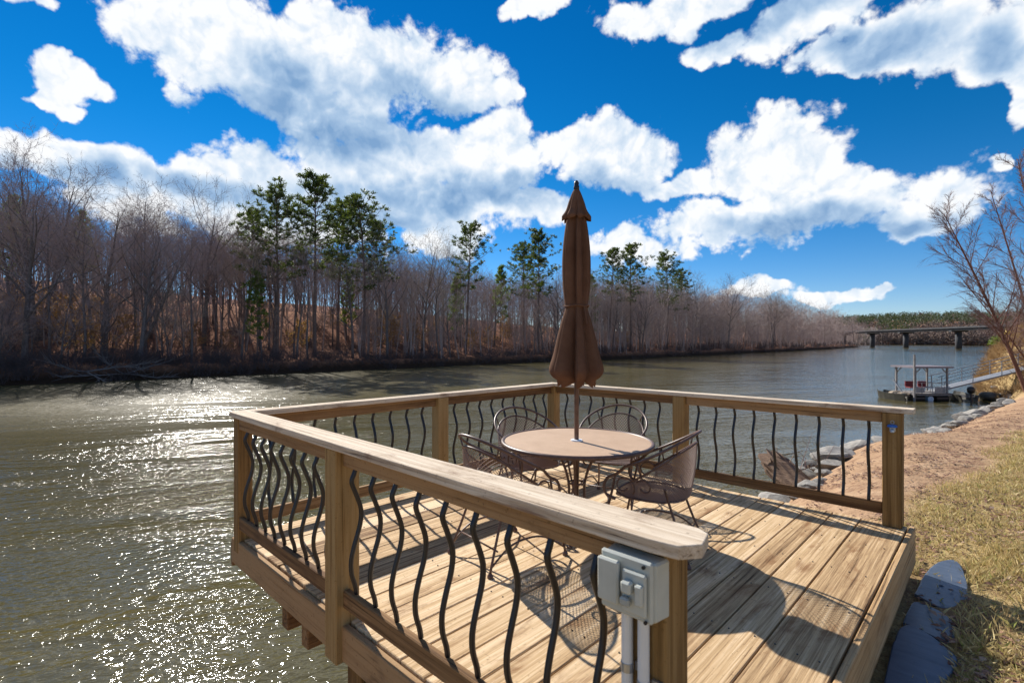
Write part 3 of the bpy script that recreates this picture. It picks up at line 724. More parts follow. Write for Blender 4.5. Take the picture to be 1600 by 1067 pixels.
# weathered log and root clump
lgp = [cpt(1275,790,10.2),cpt(1252,768,10.5),cpt(1226,742,10.9),cpt(1208,724,11.2)]
lo = thing('driftwood_log', 'splintered brown log propped up at the water edge behind the right railing', 'log', tuple(lgp[0]))
RC = cpt(1272,752,11.6)
mb = MB(); cp = catmull(lgp, 10); n = 36; vs = []
for i, p in enumerate(cp):
    t = i/(len(cp)-1); 
    for k in range(n):
        a = 2*math.pi*k/n; r = (0.27-0.03*t)*(1+0.20*noise.noise((math.cos(a)*2.4, math.sin(a)*2.4, t*1.2))+0.26*noise.noise((math.cos(a)*6, math.sin(a)*6, t*2.5))+0.10*noise.noise((math.cos(a)*15, math.sin(a)*15, t*5)))
        d_ = Vector((-0.75,0.62,0)); s_ = Vector((0.62,0.75,0)); u_ = Vector((0.3,-0.25,0.92))
        q = p+s_*(r*math.cos(a))+u_*(r*math.sin(a))
        if i >= len(cp)-2: q += Vector((-0.35,0.3,0.25))*rg.uniform(-0.35,0.45)
        vs.append(q)
fs = [(i*n+k, i*n+(k+1)%n, (i+1)*n+(k+1)%n, (i+1)*n+k) for i in range(len(cp)-1) for k in range(n)]+[tuple(range((len(cp)-1)*n, len(cp)*n)), tuple(range(n-1,-1,-1))]
mb.add(vs, fs); mb.build('trunk', OLDWOOD, lo)
for i in range(5):
    b0 = Vector(cp[-3-i*3])+Vector((0,0,0.15)); MB().tube([b0, b0+Vector((rg.uniform(-.3,.5),rg.uniform(.0,.4),rg.uniform(.1,.35)))], [0.012,0.004], 5).build('broken_branch', OLDWOOD, lo)
rt = thing('root_clump', 'tangled brown root clump with thin upright twigs among the riprap', 'stump', tuple(RC))
mb = MB()
for i in range(110):
    a = rg.uniform(0,6.28); e = rg.uniform(-0.1,1.3); r = rg.uniform(0.2,0.42); c0 = RC.copy()
    p1 = c0+Vector((math.cos(a)*math.cos(e), math.sin(a)*math.cos(e), math.sin(e)*0.9))*r; pm = c0+(p1-c0)*0.5+Vector((rg.gauss(0,.07),rg.gauss(0,.07),rg.gauss(0,.07)))
    mb.tube([c0, pm, p1], [0.06,0.035,0.012], 5)
mb.build('roots', OLDWOOD, rt)
for i in range(7):
    p0 = RC+Vector((rg.uniform(-.3,.3),rg.uniform(-.3,.3),0)); MB().tube([p0, p0+Vector((rg.uniform(-.15,.15),0,0.5)), p0+Vector((rg.uniform(-.3,.3),rg.uniform(-.2,.2),rg.uniform(.7,1.1)))], [0.008,0.006,0.002], 4).build('twig', BTWIG, rt)
# flagstones beside the open edge of the deck
def slab(poly, h, label, tilt=(0,0)):
    cx_ = sum(p[0] for p in poly)/len(poly); cy_ = sum(p[1] for p in poly)/len(poly); z0 = near_h(cx_,cy_)
    loop = catmull([(p[0]-cx_, p[1]-cy_, 0) for p in poly]+[(poly[0][0]-cx_, poly[0][1]-cy_, 0)], 5)[:-1]
    loop = [(q.x+0.008*noise.noise((q.x*14,q.y*14,cx_)), q.y+0.008*noise.noise((q.x*14,q.y*14,9))) for q in loop]
    o = MB().prism(loop, -0.06, h).build('flagstone', SLATE)
    o.location = (cx_,cy_,z0); o.rotation_euler = (tilt[0],tilt[1],0); bv = o.modifiers.new('b','BEVEL'); bv.width = 0.008; bv.segments = 2
    tag(o, label, 'paving stone', 'flagstones stepping off the deck')
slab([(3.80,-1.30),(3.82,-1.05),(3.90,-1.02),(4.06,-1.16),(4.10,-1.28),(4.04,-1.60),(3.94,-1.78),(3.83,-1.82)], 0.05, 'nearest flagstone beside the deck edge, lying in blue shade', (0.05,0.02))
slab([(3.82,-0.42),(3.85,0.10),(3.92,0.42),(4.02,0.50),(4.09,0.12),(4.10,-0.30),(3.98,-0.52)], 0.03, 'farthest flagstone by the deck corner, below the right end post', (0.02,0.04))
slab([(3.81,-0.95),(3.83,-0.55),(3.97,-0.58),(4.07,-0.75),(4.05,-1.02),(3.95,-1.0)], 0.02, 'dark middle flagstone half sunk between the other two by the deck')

# grass and leaves
def scatter(n, seed):
    rr = random.Random(seed); k = 0
    while k < n:
        y = -3.2+20*rr.random()**2.1; x = rr.uniform(2.9, 5.6)
        e = x-0.125*y+0.8*noise.noise((x*0.55, y*0.55, 3.3))
        dens = sstep(3.0, 3.6, e)*(0.35+0.65*sstep(-0.25,0.15,noise.noise((x*1.5,y*1.5,1.7))))
        if x < 3.80 and y < 0.05: continue
        if 3.80 <= x < 4.08 and -1.85 < y < 0.5 and rr.random() < 0.96: continue
        if rr.random() > dens: continue
        k += 1; yield x, y, rr
mb = MB()
for x, y, rr in scatter(60000, 5):
    z = near_h(x,y)-0.004; h = rr.uniform(0.03,0.075)*(1.2 if noise.noise((x*2,y*2,8)) > 0 else 0.8); a = rr.uniform(0,6.28); w = rr.uniform(0.0022,0.0046)*(1+max(0,y)*0.10)
    lx, ly = rr.gauss(0,0.022), rr.gauss(0,0.022); c, s_ = math.cos(a)*w, math.sin(a)*w
    mb.add([(x-c,y-s_,z),(x+c,y+s_,z),(x+c*0.6+lx*0.5,y+s_*0.6+ly*0.5,z+h*0.6),(x+lx*1.4,y+ly*1.4,z+h)], [(0,1,2),(0,2,3)])
tag(mb.build('grass', GRASS), 'dormant tan and green grass on the near bank', 'grass', None, 'stuff')
mb = MB(); rr = random.Random(77); k = 0
while k < 11000:
    y = -3+26*rr.random()**1.5; x = rr.uniform(1.9,5.4)
    if x < 3.82 and y < 0.08: continue
    if noise.noise((x*1.3,y*0.9,12)) + 0.35*noise.noise((x*4,y*4,2)) < 0.02 and rr.random() < 0.93: continue
    k += 1; z = near_h(x,y)+rr.uniform(0.006,0.03); a = rr.uniform(0,6.28); s = rr.uniform(0.018,0.042); c, q = math.cos(a), math.sin(a); tz = rr.uniform(-0.5,0.5)
    P4 = [(-s,0),(-0.2*s,0.45*s),(s,0.1*s),(-0.1*s,-0.45*s)]
    mb.add([(x+c*u-q*v, y+q*u+c*v, z+u*tz*0.6+abs(v)*rr.uniform(0,0.9)) for u, v in P4], [(0,1,3),(1,2,3)])
tag(mb.build('fallen_leaves', LEAF), 'dry brown leaves scattered on the turf', 'leaves', None, 'stuff')

# ------------------------------------------------------------------ floating dock, gangway and boats
DX, DY = 0.0, 39.6
ax = Vector((0.72,0.69,0)); ay = Vector((-0.69,0.72,0))   # dock axes: along its long side, and away from the viewer
def DP(a, b, z): q = Vector((DX,DY,0))+ax*a+ay*b; return (q.x,q.y,WZ+z)
def dbox(a0,a1,b0,b1,z0,z1): 
    return MB().add([DP(a0,b0,z0),DP(a1,b0,z0),DP(a1,b1,z0),DP(a0,b1,z0),DP(a0,b0,z1),DP(a1,b0,z1),DP(a1,b1,z1),DP(a0,b1,z1)],
                     [(0,3,2,1),(4,5,6,7),(0,1,5,4),(1,2,6,5),(2,3,7,6),(3,0,4,7)])
dk = thing('floating_dock', 'grey floating dock under a flat roof frame on the water', 'dock', DP(0,0,0))
dbox(-0.8,1.75,-0.9,1.2,0.36,0.50).build('platform', DOCKW, dk)
for i in range(-3,9):
    dbox(i*0.21-0.09,i*0.21+0.1,-0.95,1.25,0.502,0.53).build('plank', DOCKW, dk)
for (a, b) in ((-0.4,-0.55),(1.25,-0.55),(-0.4,0.8),(1.25,0.8)):
    p0, p1 = Vector(DP(a-0.42,b,0.14)), Vector(DP(a+0.42,b,0.14)); MB().tube([p0,p1], 0.26, 16).build('float_drum', BLACKP, dk, False)
MB().tube([DP(0.42,-0.78,0.12),DP(0.42,-0.1,0.12)], 0.2, 14).build('float_drum', tag(bpy.data.objects['floating_dock']) and simple('pale blue drum', (0.45,0.6,0.75), 0.4), dk)
for (a, b) in ((-0.62,-0.75),(1.55,-0.75),(-0.55,1.05),(1.65,1.05)):
    dbox(a-0.05,a+0.05,b-0.05,b+0.05,0.53,2.22).build('roof_post', DOCKW, dk)
dbox(-0.78,1.85,-0.95,1.3,2.222,2.34).build('roof', simple('weathered roof boards', (0.20,0.17,0.19), 0.8), dk)
for (a, s) in ((-0.62,1),(1.55,-1)):
    MB().tube([DP(a,-0.75,1.85),DP(a+s*0.35,-0.75,2.2)], 0.035, 5).build('brace', DOCKW, dk)
    MB().tube([DP(a+0.1,1.05,1.85),DP(a+0.1+s*0.35,1.05,2.2)], 0.035, 5).build('brace', DOCKW, dk)
dbox(-0.92,-0.83,-1.05,-0.96,-0.1,3.15).build('mooring_pole', DOCKW, dk)
for z in (0.95,1.25):
    MB().tube([DP(-0.75,-0.93,z),DP(1.6,-0.93,z)], 0.02, 5).build('handrail', ALU, dk)
for a in (-0.3,0.4,1.2): MB().tube([DP(a,-0.93,0.53),DP(a,-0.93,1.25)], 0.02, 5).build('rail_post', ALU, dk)
for (a0, a1) in ((-0.7,-0.1),(0.6,1.3)): dbox(a0,a1,-0.92,-0.90,0.56,0.92).build('side_panel', ALU, dk)
for i, (a, lab) in enumerate(((-0.05,'red folding seat under the dock roof, nearer the mooring pole'),(0.85,'red folding seat with white edge under the dock roof, nearer the gangway'))):
    t = thing('folding_seat', lab, 'seat', DP(a,0.2,0.53), 'red seats on the dock')
    dbox(a-0.28,a+0.28,0.05,0.5,0.80,0.88).build('cushion', REDP, t); dbox(a-0.28,a+0.28,0.5,0.56,0.88,1.25).build('backrest', REDP, t)
    if i: dbox(a-0.30,a+0.30,0.0,0.045,0.80,0.87).build('edge_trim', WHITEP, t)
    for (p, q) in ((-.25,.1),(.25,.1),(-.25,.48),(.25,.48)): MB().tube([DP(a+p,q,0.531),DP(a+p,q,0.80)], 0.015, 5).build('leg', ALU, t)
# gangway from dock to bank
gw = thing('gangway', 'pale metal gangway rising from the dock to the brushy bank', 'gangway', DP(1.7,0.2,0.5))
G0 = Vector(DP(1.55,0.4,0.62)); G1 = Vector((6.6,46.2,0.1)); gd_ = (G1-G0).normalized(); gs = Vector((-gd_.y,gd_.x,0)).normalized()*0.45
def plank(p, q, wv_, th): 
    return MB().add([p-wv_-Vector((0,0,th)),p+wv_-Vector((0,0,th)),q+wv_-Vector((0,0,th)),q-wv_-Vector((0,0,th)),p-wv_,p+wv_,q+wv_,q-wv_],[(0,3,2,1),(4,5,6,7),(0,1,5,4),(1,2,6,5),(2,3,7,6),(3,0,4,7)])
plank(G0,G1,gs,0.10).build('walkway', ALU, gw)
for s in (-1,1):
    a = G0+gs*s+Vector((0,0,0.95)); b = G1+gs*s+Vector((0,0,0.95)); MB().tube([a,b], 0.025, 6).build('handrail', ALU, gw)
    MB().tube([a-Vector((0,0,0.45)),b-Vector((0,0,0.45))], 0.018, 5).build('mid_rail', ALU, gw)
    for t in (0.03,0.3,0.55,0.8,0.99):
        p = G0.lerp(G1,t)+gs*s; MB().tube([p-Vector((0,0,0.05)),p+Vector((0,0,0.95))], 0.03, 5).build('rail_post', ALU, gw)
# boats
def boat(name, label, c, hd, ln, wd, ht):
    b = thing(name, label, 'boat', (c[0],c[1],WZ)); d = Vector((math.cos(hd),math.sin(hd),0)); s = Vector((-d.y,d.x,0)); C0 = Vector((c[0],c[1],WZ))
    mb = MB(); secs = [(-0.5,0.85,0.0),(-0.2,1.0,0.0),(0.15,1.0,0.0),(0.35,0.85,0.10),(0.47,0.6,0.35),(0.52,0.45,0.6)]
    vs = []
    for t, w_, rise in secs:
        base = C0+d*(t*ln); up = Vector((0,0,1)); top = ht*(1+0.25*max(0,t)*2)
        for q, z in ((-1,top),(-0.78,-0.12+rise*ht),(0.78,-0.12+rise*ht),(1,top),(0.9,top),(0.7,0.02+rise*ht),(-0.7,0.02+rise*ht),(-0.9,top)): vs.append(base+s*(q*w_*wd/2)+up*z)
    m = len(secs); fs = [(i*8+k,(i+1)*8+k,(i+1)*8+(k+1)%8,i*8+(k+1)%8) for i in range(m-1) for k in range(8)]+[tuple(range(7,-1,-1)), tuple(range((m-1)*8,m*8))]
    mb.add(vs, fs).build('hull', HULL, b)
    for t in (-0.3,0.1):
        p = C0+d*(t*ln)+Vector((0,0,ht*0.72)); plank(p-d*0.12,p+d*0.12,s*(wd*0.42),0.04).build('bench', DOCKW, b)
    return b, C0, d, s
b1, C0, d, s = boat('jon_boat', 'dark jon boat with a black outboard motor, tied between dock and bank', (2.2,41.6), R_(118), 2.4, 1.25, 0.42)
p = C0-d*1.33
mt = MB().tube([p+Vector((0,0,0.55)),p+Vector((0,0,0.62)),p+Vector((0,0,0.85)),p+Vector((0,0,0.98)),p+Vector((0,0,1.03))], [0.08,0.19,0.22,0.17,0.05], 12).build('outboard_motor', BLACKP, b1, True)
MB().tube([p+Vector((0,0,0.6)),p-d*0.1+Vector((0,0,-0.3))], 0.06, 8).build('motor_shaft', BLACKP, mt)
MB().tube([p+Vector((0,0,0.75)),p+d*0.45+Vector((0,0,0.8))], 0.025, 6).build('tiller', BLACKP, mt)
b2, C0, d, s = boat('skiff', 'brown skiff loaded with gear at the left end of the dock', (-1.05,38.9), R_(140), 2.4, 1.15, 0.45)
for i in range(5):
    p = C0+d*rg.uniform(-0.9,0.6)+s*rg.uniform(-0.25,0.25)+Vector((0,0,0.42)); me = ROCKS[i % 7]
    o = bpy.data.objects.new('tarp_bundle', me.copy()); o.data.materials.clear(); o.data.materials.append(MESHFAB); COL.objects.link(o); o.parent = b2; o.location = p-Vector(ORG[b2.name]); o.scale = (0.34,0.26,0.3); o.rotation_euler = (0,0,rg.uniform(0,6))
p = C0-d*0.6; MB().tube([p+Vector((0,0,0.5)),p+d*0.75+Vector((0,0,1.35))], 0.05, 6).build('tilted_motor_shaft', ALU, b2)
bl = bpy.data.objects.new('boulder', ROCKS[2].copy()); bl.data.materials.clear(); bl.data.materials.append(HULL); COL.objects.link(bl); bl.location = (3.75,42.6,WZ+0.25); bl.scale = (0.62,0.62,0.75)
tag(bl, 'dark rounded boulder in the water under the brushy bank', 'rock')
ORG_ = (4.75,58.0)
yt = MB().lathe([(0.30,0.0),(0.36,0.1),(0.36,0.75),(0.30,0.85)], 16, ORG_).build('barrel', YELP); yt.location.z = near_h(*ORG_)+0.1
tag(yt, 'yellow plastic barrel high on the bank at the right edge', 'barrel')

# ------------------------------------------------------------------ bridge
br = thing('bridge', 'long dark girder bridge crossing the river far downstream', 'bridge', (-15,420,WZ))
def bp(t): return Vector((-15,418,0))+(Vector((-46,462,0))-Vector((-15,418,0)))*t
bdr = (bp(1)-bp(0)).normalized(); bn = Vector((-bdr.y,bdr.x,0))*5
for z0, z1, nm, w_ in ((8.75,10.0,'girder',0.8),(10.003,10.5,'deck_slab',1.0),(10.503,11.0,'parapet',1.0)):
    a, b = bp(-3.2), bp(3.4)
    if nm == 'parapet':
        for s in (-1,1): plank(a+bn*s*0.97+Vector((0,0,z1)), b+bn*s*0.97+Vector((0,0,z1)), bn*0.03, z1-z0).build(nm, CONC, br)
    else: plank(a+Vector((0,0,z1)), b+Vector((0,0,z1)), bn*w_, z1-z0).build(nm, CONC, br)
for t in (-1.95,-0.98,0,1,1.83,2.7):
    c = bp(t)
    for s in (0.0,):
        q = c+bn*s; MB().tube([(q.x,q.y,-6),(q.x,q.y,7.9)], 1.7, 14).build('pier', CONC, br, True)
    plank(c-bdr*1.3+Vector((0,0,8.747)), c+bdr*1.3+Vector((0,0,8.747)), bn*0.95, 0.9).build('pier_cap', CONC, br)

# ------------------------------------------------------------------ trees
def rot_about(v, axis, ang): return Matrix.Rotation(ang, 3, axis) @ v
def branch_dirs(rg, d, n, ang0, ang1):
    out_ = []; base = rg.uniform(0,6.28); o = d.orthogonal().normalized()
    for i in range(n):
        az_ = base+i*2.4+rg.uniform(-0.5,0.5); ax_ = rot_about(o, d, az_); out_.append(rot_about(d, ax_, rg.uniform(ang0,ang1)))
    return out_
def grow(rg, p, d, ln, r, seg, wob, up):
    pts = [p.copy()]; d = d.copy()
    for i in range(seg):
        d = (d+Vector((rg.gauss(0,wob),rg.gauss(0,wob),rg.gauss(0,wob)+up))).normalized(); p = p+d*(ln/seg); pts.append(p.copy())
    return pts, d
def at_t(pts, t):
    f = t*(len(pts)-1); i = min(int(f), len(pts)-2); return pts[i].lerp(pts[i+1], f-i), (pts[i+1]-pts[i]).normalized()
def bare_tree(seed, H, first, n1, n2, n3, n4, spread=(0.5,1.0), trunk_r=0.17, lean=(0,0), fork=1, l1f=0.42, tw=0.010, up=0.06, wob=0.06):
    rg = random.Random(seed); T = MB(); C = MB()
    forks = []
    if fork == 1: forks = [(Vector((0,0,-0.5)), Vector((lean[0],lean[1],1)).normalized(), H, trunk_r)]
    else:
        for k in range(fork):
            a = k*6.28/fork+rg.uniform(0,1); forks.append((Vector((0,0,-0.5)), Vector((lean[0]+0.17*math.cos(a), lean[1]+0.17*math.sin(a), 1)).normalized(), H*rg.uniform(0.85,1), trunk_r*0.75))
    for p, d, h, r in forks:
        tp, _ = grow(rg, p, d, h*0.92, r, 9, wob*0.6, 0.03)
        T.tube(tp, [max(0.025, r*(1-0.88*i/9)) for i in range(10)], 7)
        for d1i, d1 in enumerate(branch_dirs(rg, Vector((0,0,1)), n1, *spread)):
            t = first+(1-first)*((d1i+rg.random())/n1)*0.97; q, _ = at_t(tp, t); rr = max(0.02, r*(1-0.88*t)*0.62)
            l1 = h*l1f*(1.15-0.75*t)*rg.uniform(0.7,1.15)
            p1, _ = grow(rg, q, d1, l1, rr, 5, wob*1.5, up); T.tube(p1, [rr*(1-0.8*i/5) for i in range(6)], 5, False)
            for d2i, d2 in enumerate(branch_dirs(rg, (p1[-1]-p1[0]).normalized(), n2, 0.45, 1.0)):
                t2 = 0.2+0.8*(d2i+rg.random())/n2; q2, _ = at_t(p1, min(t2,0.99)); l2 = l1*0.52*(1.1-0.5*t2)*rg.uniform(0.7,1.2); r2 = max(0.011, rr*0.45*(1-0.6*t2))
                p2, _ = grow(rg, q2, d2, l2, r2, 3, wob*2, up*1.5); C.tube(p2, [r2*(1-0.65*i/3) for i in range(4)], 3, False)
                for d3i, d3 in enumerate(branch_dirs(rg, (p2[-1]-p2[0]).normalized(), n3, 0.4, 1.0)):
                    t3 = 0.25+0.75*(d3i+rg.random())/n3; q3, _ = at_t(p2, min(t3,0.99)); l3 = l2*0.55*rg.uniform(0.6,1.2)
                    e3 = q3+(d3+Vector((0,0,up*2))).normalized()*l3; C.cone3(q3, e3, max(tw, r2*0.45))
                    for k in range(n4):
                        q4 = q3.lerp(e3, rg.uniform(0.25,0.95)); d4 = (d3+Vector((rg.gauss(0,.6),rg.gauss(0,.6),rg.gauss(0.1,.6)))).normalized(); C.cone3(q4, q4+d4*l3*rg.uniform(0.35,0.8), tw*0.8)
    return T, C
def pine_tree(seed, H, first, lean=(0,0), nb=46, width=0.17, tuft=0.55, ntuft=7, trunk_r=0.24):
    rg = random.Random(seed); T = MB(); C = MB()
    tp, _ = grow(rg, Vector((0,0,-0.5)), Vector((lean[0],lean[1],1)).normalized(), H, trunk_r, 10, 0.018, 0.012)
    T.tube(tp, [max(0.03, trunk_r*(1-0.85*i/10)) for i in range(11)], 8)
    def tuftat(c, d, s):
        for k in range(15):
            n_ = (d*0.7+Vector((rg.gauss(0,.75),rg.gauss(0,.75),rg.gauss(0.35,.5)))).normalized(); sd = n_.cross(Vector((rg.gauss(0,1),rg.gauss(0,1),rg.gauss(0,1)))).normalized()*s*0.085
            e = c+n_*s*rg.uniform(0.6,1.1); C.add([c-sd*0.4, c+sd*0.4, e+sd, e-sd], [(0,1,2,3)])
    a = rg.uniform(0,6)
    clumpy = [rg.uniform(0.55,1.2) for _ in range(12)]
    for i in range(nb):
        t = first+(0.985-first)*(i/nb)**0.85; q, _ = at_t(tp, t); a += 2.4+rg.uniform(-0.6,0.6)
        k = (t-first)/(1-first); prof = (0.55+0.9*k if k < 0.35 else 1.0-0.72*(k-0.35)/0.65)*clumpy[int(a/6.283*3+k*7) % 12]
        l = H*width*prof*rg.uniform(0.65,1.2); el_ = 0.05+0.75*k+rg.uniform(-0.15,0.2); d = Vector((math.cos(a)*math.cos(el_), math.sin(a)*math.cos(el_), math.sin(el_)))
        p1, _ = grow(rg, q, d, l, 0.05, 4, 0.10, 0.07); T.tube(p1, [0.055,0.045,0.035,0.025,0.015], 4, False)
        for j in range(ntuft):
            t2 = 0.45+0.55*(j+rg.random())/ntuft; c, dd = at_t(p1, min(0.99,t2)); side = Vector((rg.gauss(0,1),rg.gauss(0,1),rg.gauss(0.1,0.22))).normalized()*l*0.40*rg.random()
            if side.length > 0.25: C.cone3(c, c+side, 0.014)
            tuftat(c+side, (dd+side*0.6).normalized(), tuft*rg.uniform(0.7,1.15))
        tuftat(p1[-1], d, tuft)
    return T, C
def proto(tc_, bm_, cm_):
    T, C = tc_; a = T.mesh('trunk', smooth=True); a.materials.append(bm_); b = C.mesh('crown'); b.materials.append(cm_); return a, b
SLIM = [proto(bare_tree(s, 17, 0.42, 15, 6, 5, 4, (0.45,0.9), 0.15), BARK, TWIG) for s in (1,2,3)]
WIDE = [proto(bare_tree(s, 15, 0.30, 13, 7, 6, 4, (0.5,1.05), 0.22, l1f=0.60), BARK, TWIG) for s in (11,12,13)]
TWIN = [proto(bare_tree(21, 18, 0.35, 11, 6, 6, 4, (0.35,0.75), 0.30, fork=3, l1f=0.5), BARK, TWIG)]
SMALL = [proto(bare_tree(s, 8, 0.18, 13, 6, 5, 4, (0.5,1.1), 0.07, l1f=0.5, tw=0.009), BARK, TWIG) for s in (31,32,33)]
LEAN = [proto(bare_tree(41, 13, 0.45, 12, 6, 5, 4, (0.4,1.0), 0.2, lean=(0.28,0.42), l1f=0.55), BARK, TWIG)]
PINES = [proto(pine_tree(s, 22, f, nb=n_, width=w_), PBARK, NEEDLE) for s, f, n_, w_ in ((1,0.48,58,0.22),(2,0.44,62,0.24),(3,0.52,46,0.21),(4,0.48,52,0.20))]
LPINE = [proto(pine_tree(5, 22, 0.50, lean=(0.05,0.10), nb=40, width=0.19), PBARK, NEEDLE)]
YPINE = [proto(pine_tree(6, 9, 0.30, nb=34, width=0.19, tuft=0.42, ntuft=5, trunk_r=0.09), PBARK, YNEEDLE)]
def tree(pr, name, label, cat, loc, sc_=1.0, rz=0.0, group=None, sxy=None):
    t = thing(name, label, cat, loc, group, rz); t.scale = ((sxy or sc_), (sxy or sc_), sc_)
    for nm, me in zip(('trunk','crown'), pr):
        o = bpy.data.objects.new(nm, me); COL.objects.link(o); o.parent = t
    return t
def on_bank(u, d):                                      # a spot d metres inland on the far bank in the direction of photo column u
    x = -61.0-d
    for _ in range(6):
        q = ray_x(u, 533, x); x = interp(SF, q.y)-d
    return q.x, q.y, far_h(q.x, q.y)
def htop(loc, v):                                       # height that brings a tree top to photo row v
    dep = (Vector(loc)-CAM).dot(FW); return CAM.z+(534.4-v)*dep/790.6-loc[2]
rg = random.Random(31)
PN = [(433,5,300,1,'tall pine with a flat spreading crown, left of the pair on the far bank'),(492,5,280,0,'tallest pine on the far bank, right of the leading pair'),
      (385,14,332,2,'thin pine half hidden left of the tall pair of pines'),(528,12,322,3,'slim pine just right of the tallest pine'),
      (566,6,316,1,'bushy dark pine with crown sloping right of the tall pair'),(596,12,350,2,'pine at the right edge of the dark pine clump'),
      (842,5,366,0,'dense pine just left of the umbrella canopy'),(820,16,385,3,'dim pine behind the one left of the umbrella'),
      (952,7,392,2,'slim pine right of the umbrella, left of three'),(985,5,386,0,'tallest of the three pines right of the umbrella'),
      (1042,9,402,1,'rounded pine right of the umbrella, right of three'),(1066,14,425,3,'low pine crown behind the three pines right of the umbrella')]
for i, (u, d, v, pi, lab) in enumerate(PN):
    loc = on_bank(u, d); H = htop(loc, v); tree(PINES[pi], 'pine_tree', lab, 'tree', loc, H/21.3, rg.uniform(0,6.28), 'pines on the far bank', sxy=H/21.3*rg.uniform(0.95,1.15))
loc = on_bank(727, 5); tree(LPINE[0], 'pine_tree', 'leaning pine standing apart, halfway between pine clump and umbrella', 'tree', loc, htop(loc,350)/21.0, R_(15), 'pines on the far bank')
for u, d, v, lab in ((402,3,425,'small bright green pine low beside the tall pair'),(545,18,430,'small green pine among trunks right of the tall pair'),(712,14,432,'young yellow green pine left of the leaning pine'),
                     (782,20,415,'young green pine right of the leaning pine'),(925,9,430,'young green pine beside the umbrella, right side'),(20,34,305,'young pine high on the hill at the left edge'),(128,40,330,'young pine crowns on the hilltop behind bare trees')):
    loc = on_bank(u, d); tree(YPINE[0], 'pine_tree', lab, 'tree', loc, max(0.9, htop(loc,v)/8.8), rg.uniform(0,6), 'young pines on the far bank', sxy=max(0.9, htop(loc,v)/8.8)*0.8)
BN = [(60,18,242,TWIN,0,'big bare multi trunked tree with a wide crown at the left edge'),(160,9,298,WIDE,0,'forked bare tree right of the big multi trunked one'),
      (228,14,284,SLIM,1,'tall bare tree with a fine upright crown, left of the pines'),(318,16,303,WIDE,2,'bare tree with a rounded open crown between hill and pines'),
      (205,6,380,LEAN,0,'dark bare tree leaning sharply right over the bank'),(262,5,420,SLIM,2,'pale straight trunk rising from the water edge left of the pines'),
      (660,10,372,WIDE,1,'bare tree with a broad fan of twigs right of the pine clump'),(720,14,390,SLIM,0,'bare tree behind the leaning pine'),
      (1000,3,470,WIDE,0,'small dark bare tree at the water edge below the three pines'),(1137,6,440,WIDE,2,'bare tree with one tall trunk beyond the three pines'),
      (1208,8,455,TWIN,0,'bare tree with a broad rounded crown towards the bridge'),(1085,10,425,SLIM,1,'bare tree leaning into the sky right of the three pines')]
for u, d, v, pl, pi, lab in BN:
    loc = on_bank(u, d); H = htop(loc, v); ref = {id(TWIN):17.5,id(WIDE):15,id(SLIM):17,id(LEAN):12}[id(pl)]
    tree(pl[pi], 'bare_tree', lab, 'tree', loc, H/ref, rg.uniform(0,6.28) if pl is not LEAN else 0.0, 'leading bare trees on the far bank', sxy=H/ref*1.1)
SKY = [(-60,300),(0,300),(60,290),(140,330),(230,325),(320,345),(400,355),(520,370),(640,390),(700,400),(800,420),(900,425),(1000,425),(1080,440),(1160,452),(1240,458),(1310,474),(1345,492),(1372,508),(1400,515)]
LB = ['slim bare tree in the wood on the far hillside', 'broad bare tree in the wood on the far hillside', 'low bare understorey tree on the far bank']
n_tree = 0
for i in range(250):
    u = -40+1400*(i/250)+rg.uniform(-12,12)
    r = rg.random(); d = 2+62*rg.random()**1.4 if u < 1150 else 2+40*rg.random()**1.3
    x, y, z = on_bank(u, d); loc = (x,y,z); full = htop(loc, interp(SKY,u)+rg.uniform(-4,26))
    if r < 0.30 and d < 30:
        tree(rg.choice(SMALL), 'bare_tree', LB[2], 'tree', loc, rg.uniform(0.7,1.25), rg.uniform(0,6.28), 'understorey trees on the far bank', sxy=rg.uniform(0.9,1.5))
    else:
        H = min(23, max(8, full)); 
        if rg.random() < 0.25: H *= rg.uniform(0.6,0.9)
        if r < 0.68: tree(rg.choice(SLIM), 'bare_tree', LB[0], 'tree', loc, H/17, rg.uniform(0,6.28), 'slim bare trees on the far hillside', sxy=H/17*rg.uniform(0.9,1.3))
        else: tree(rg.choice(WIDE), 'bare_tree', LB[1], 'tree', loc, H/15, rg.uniform(0,6.28), 'broad bare trees on the far hillside', sxy=H/15*rg.uniform(0.9,1.25))
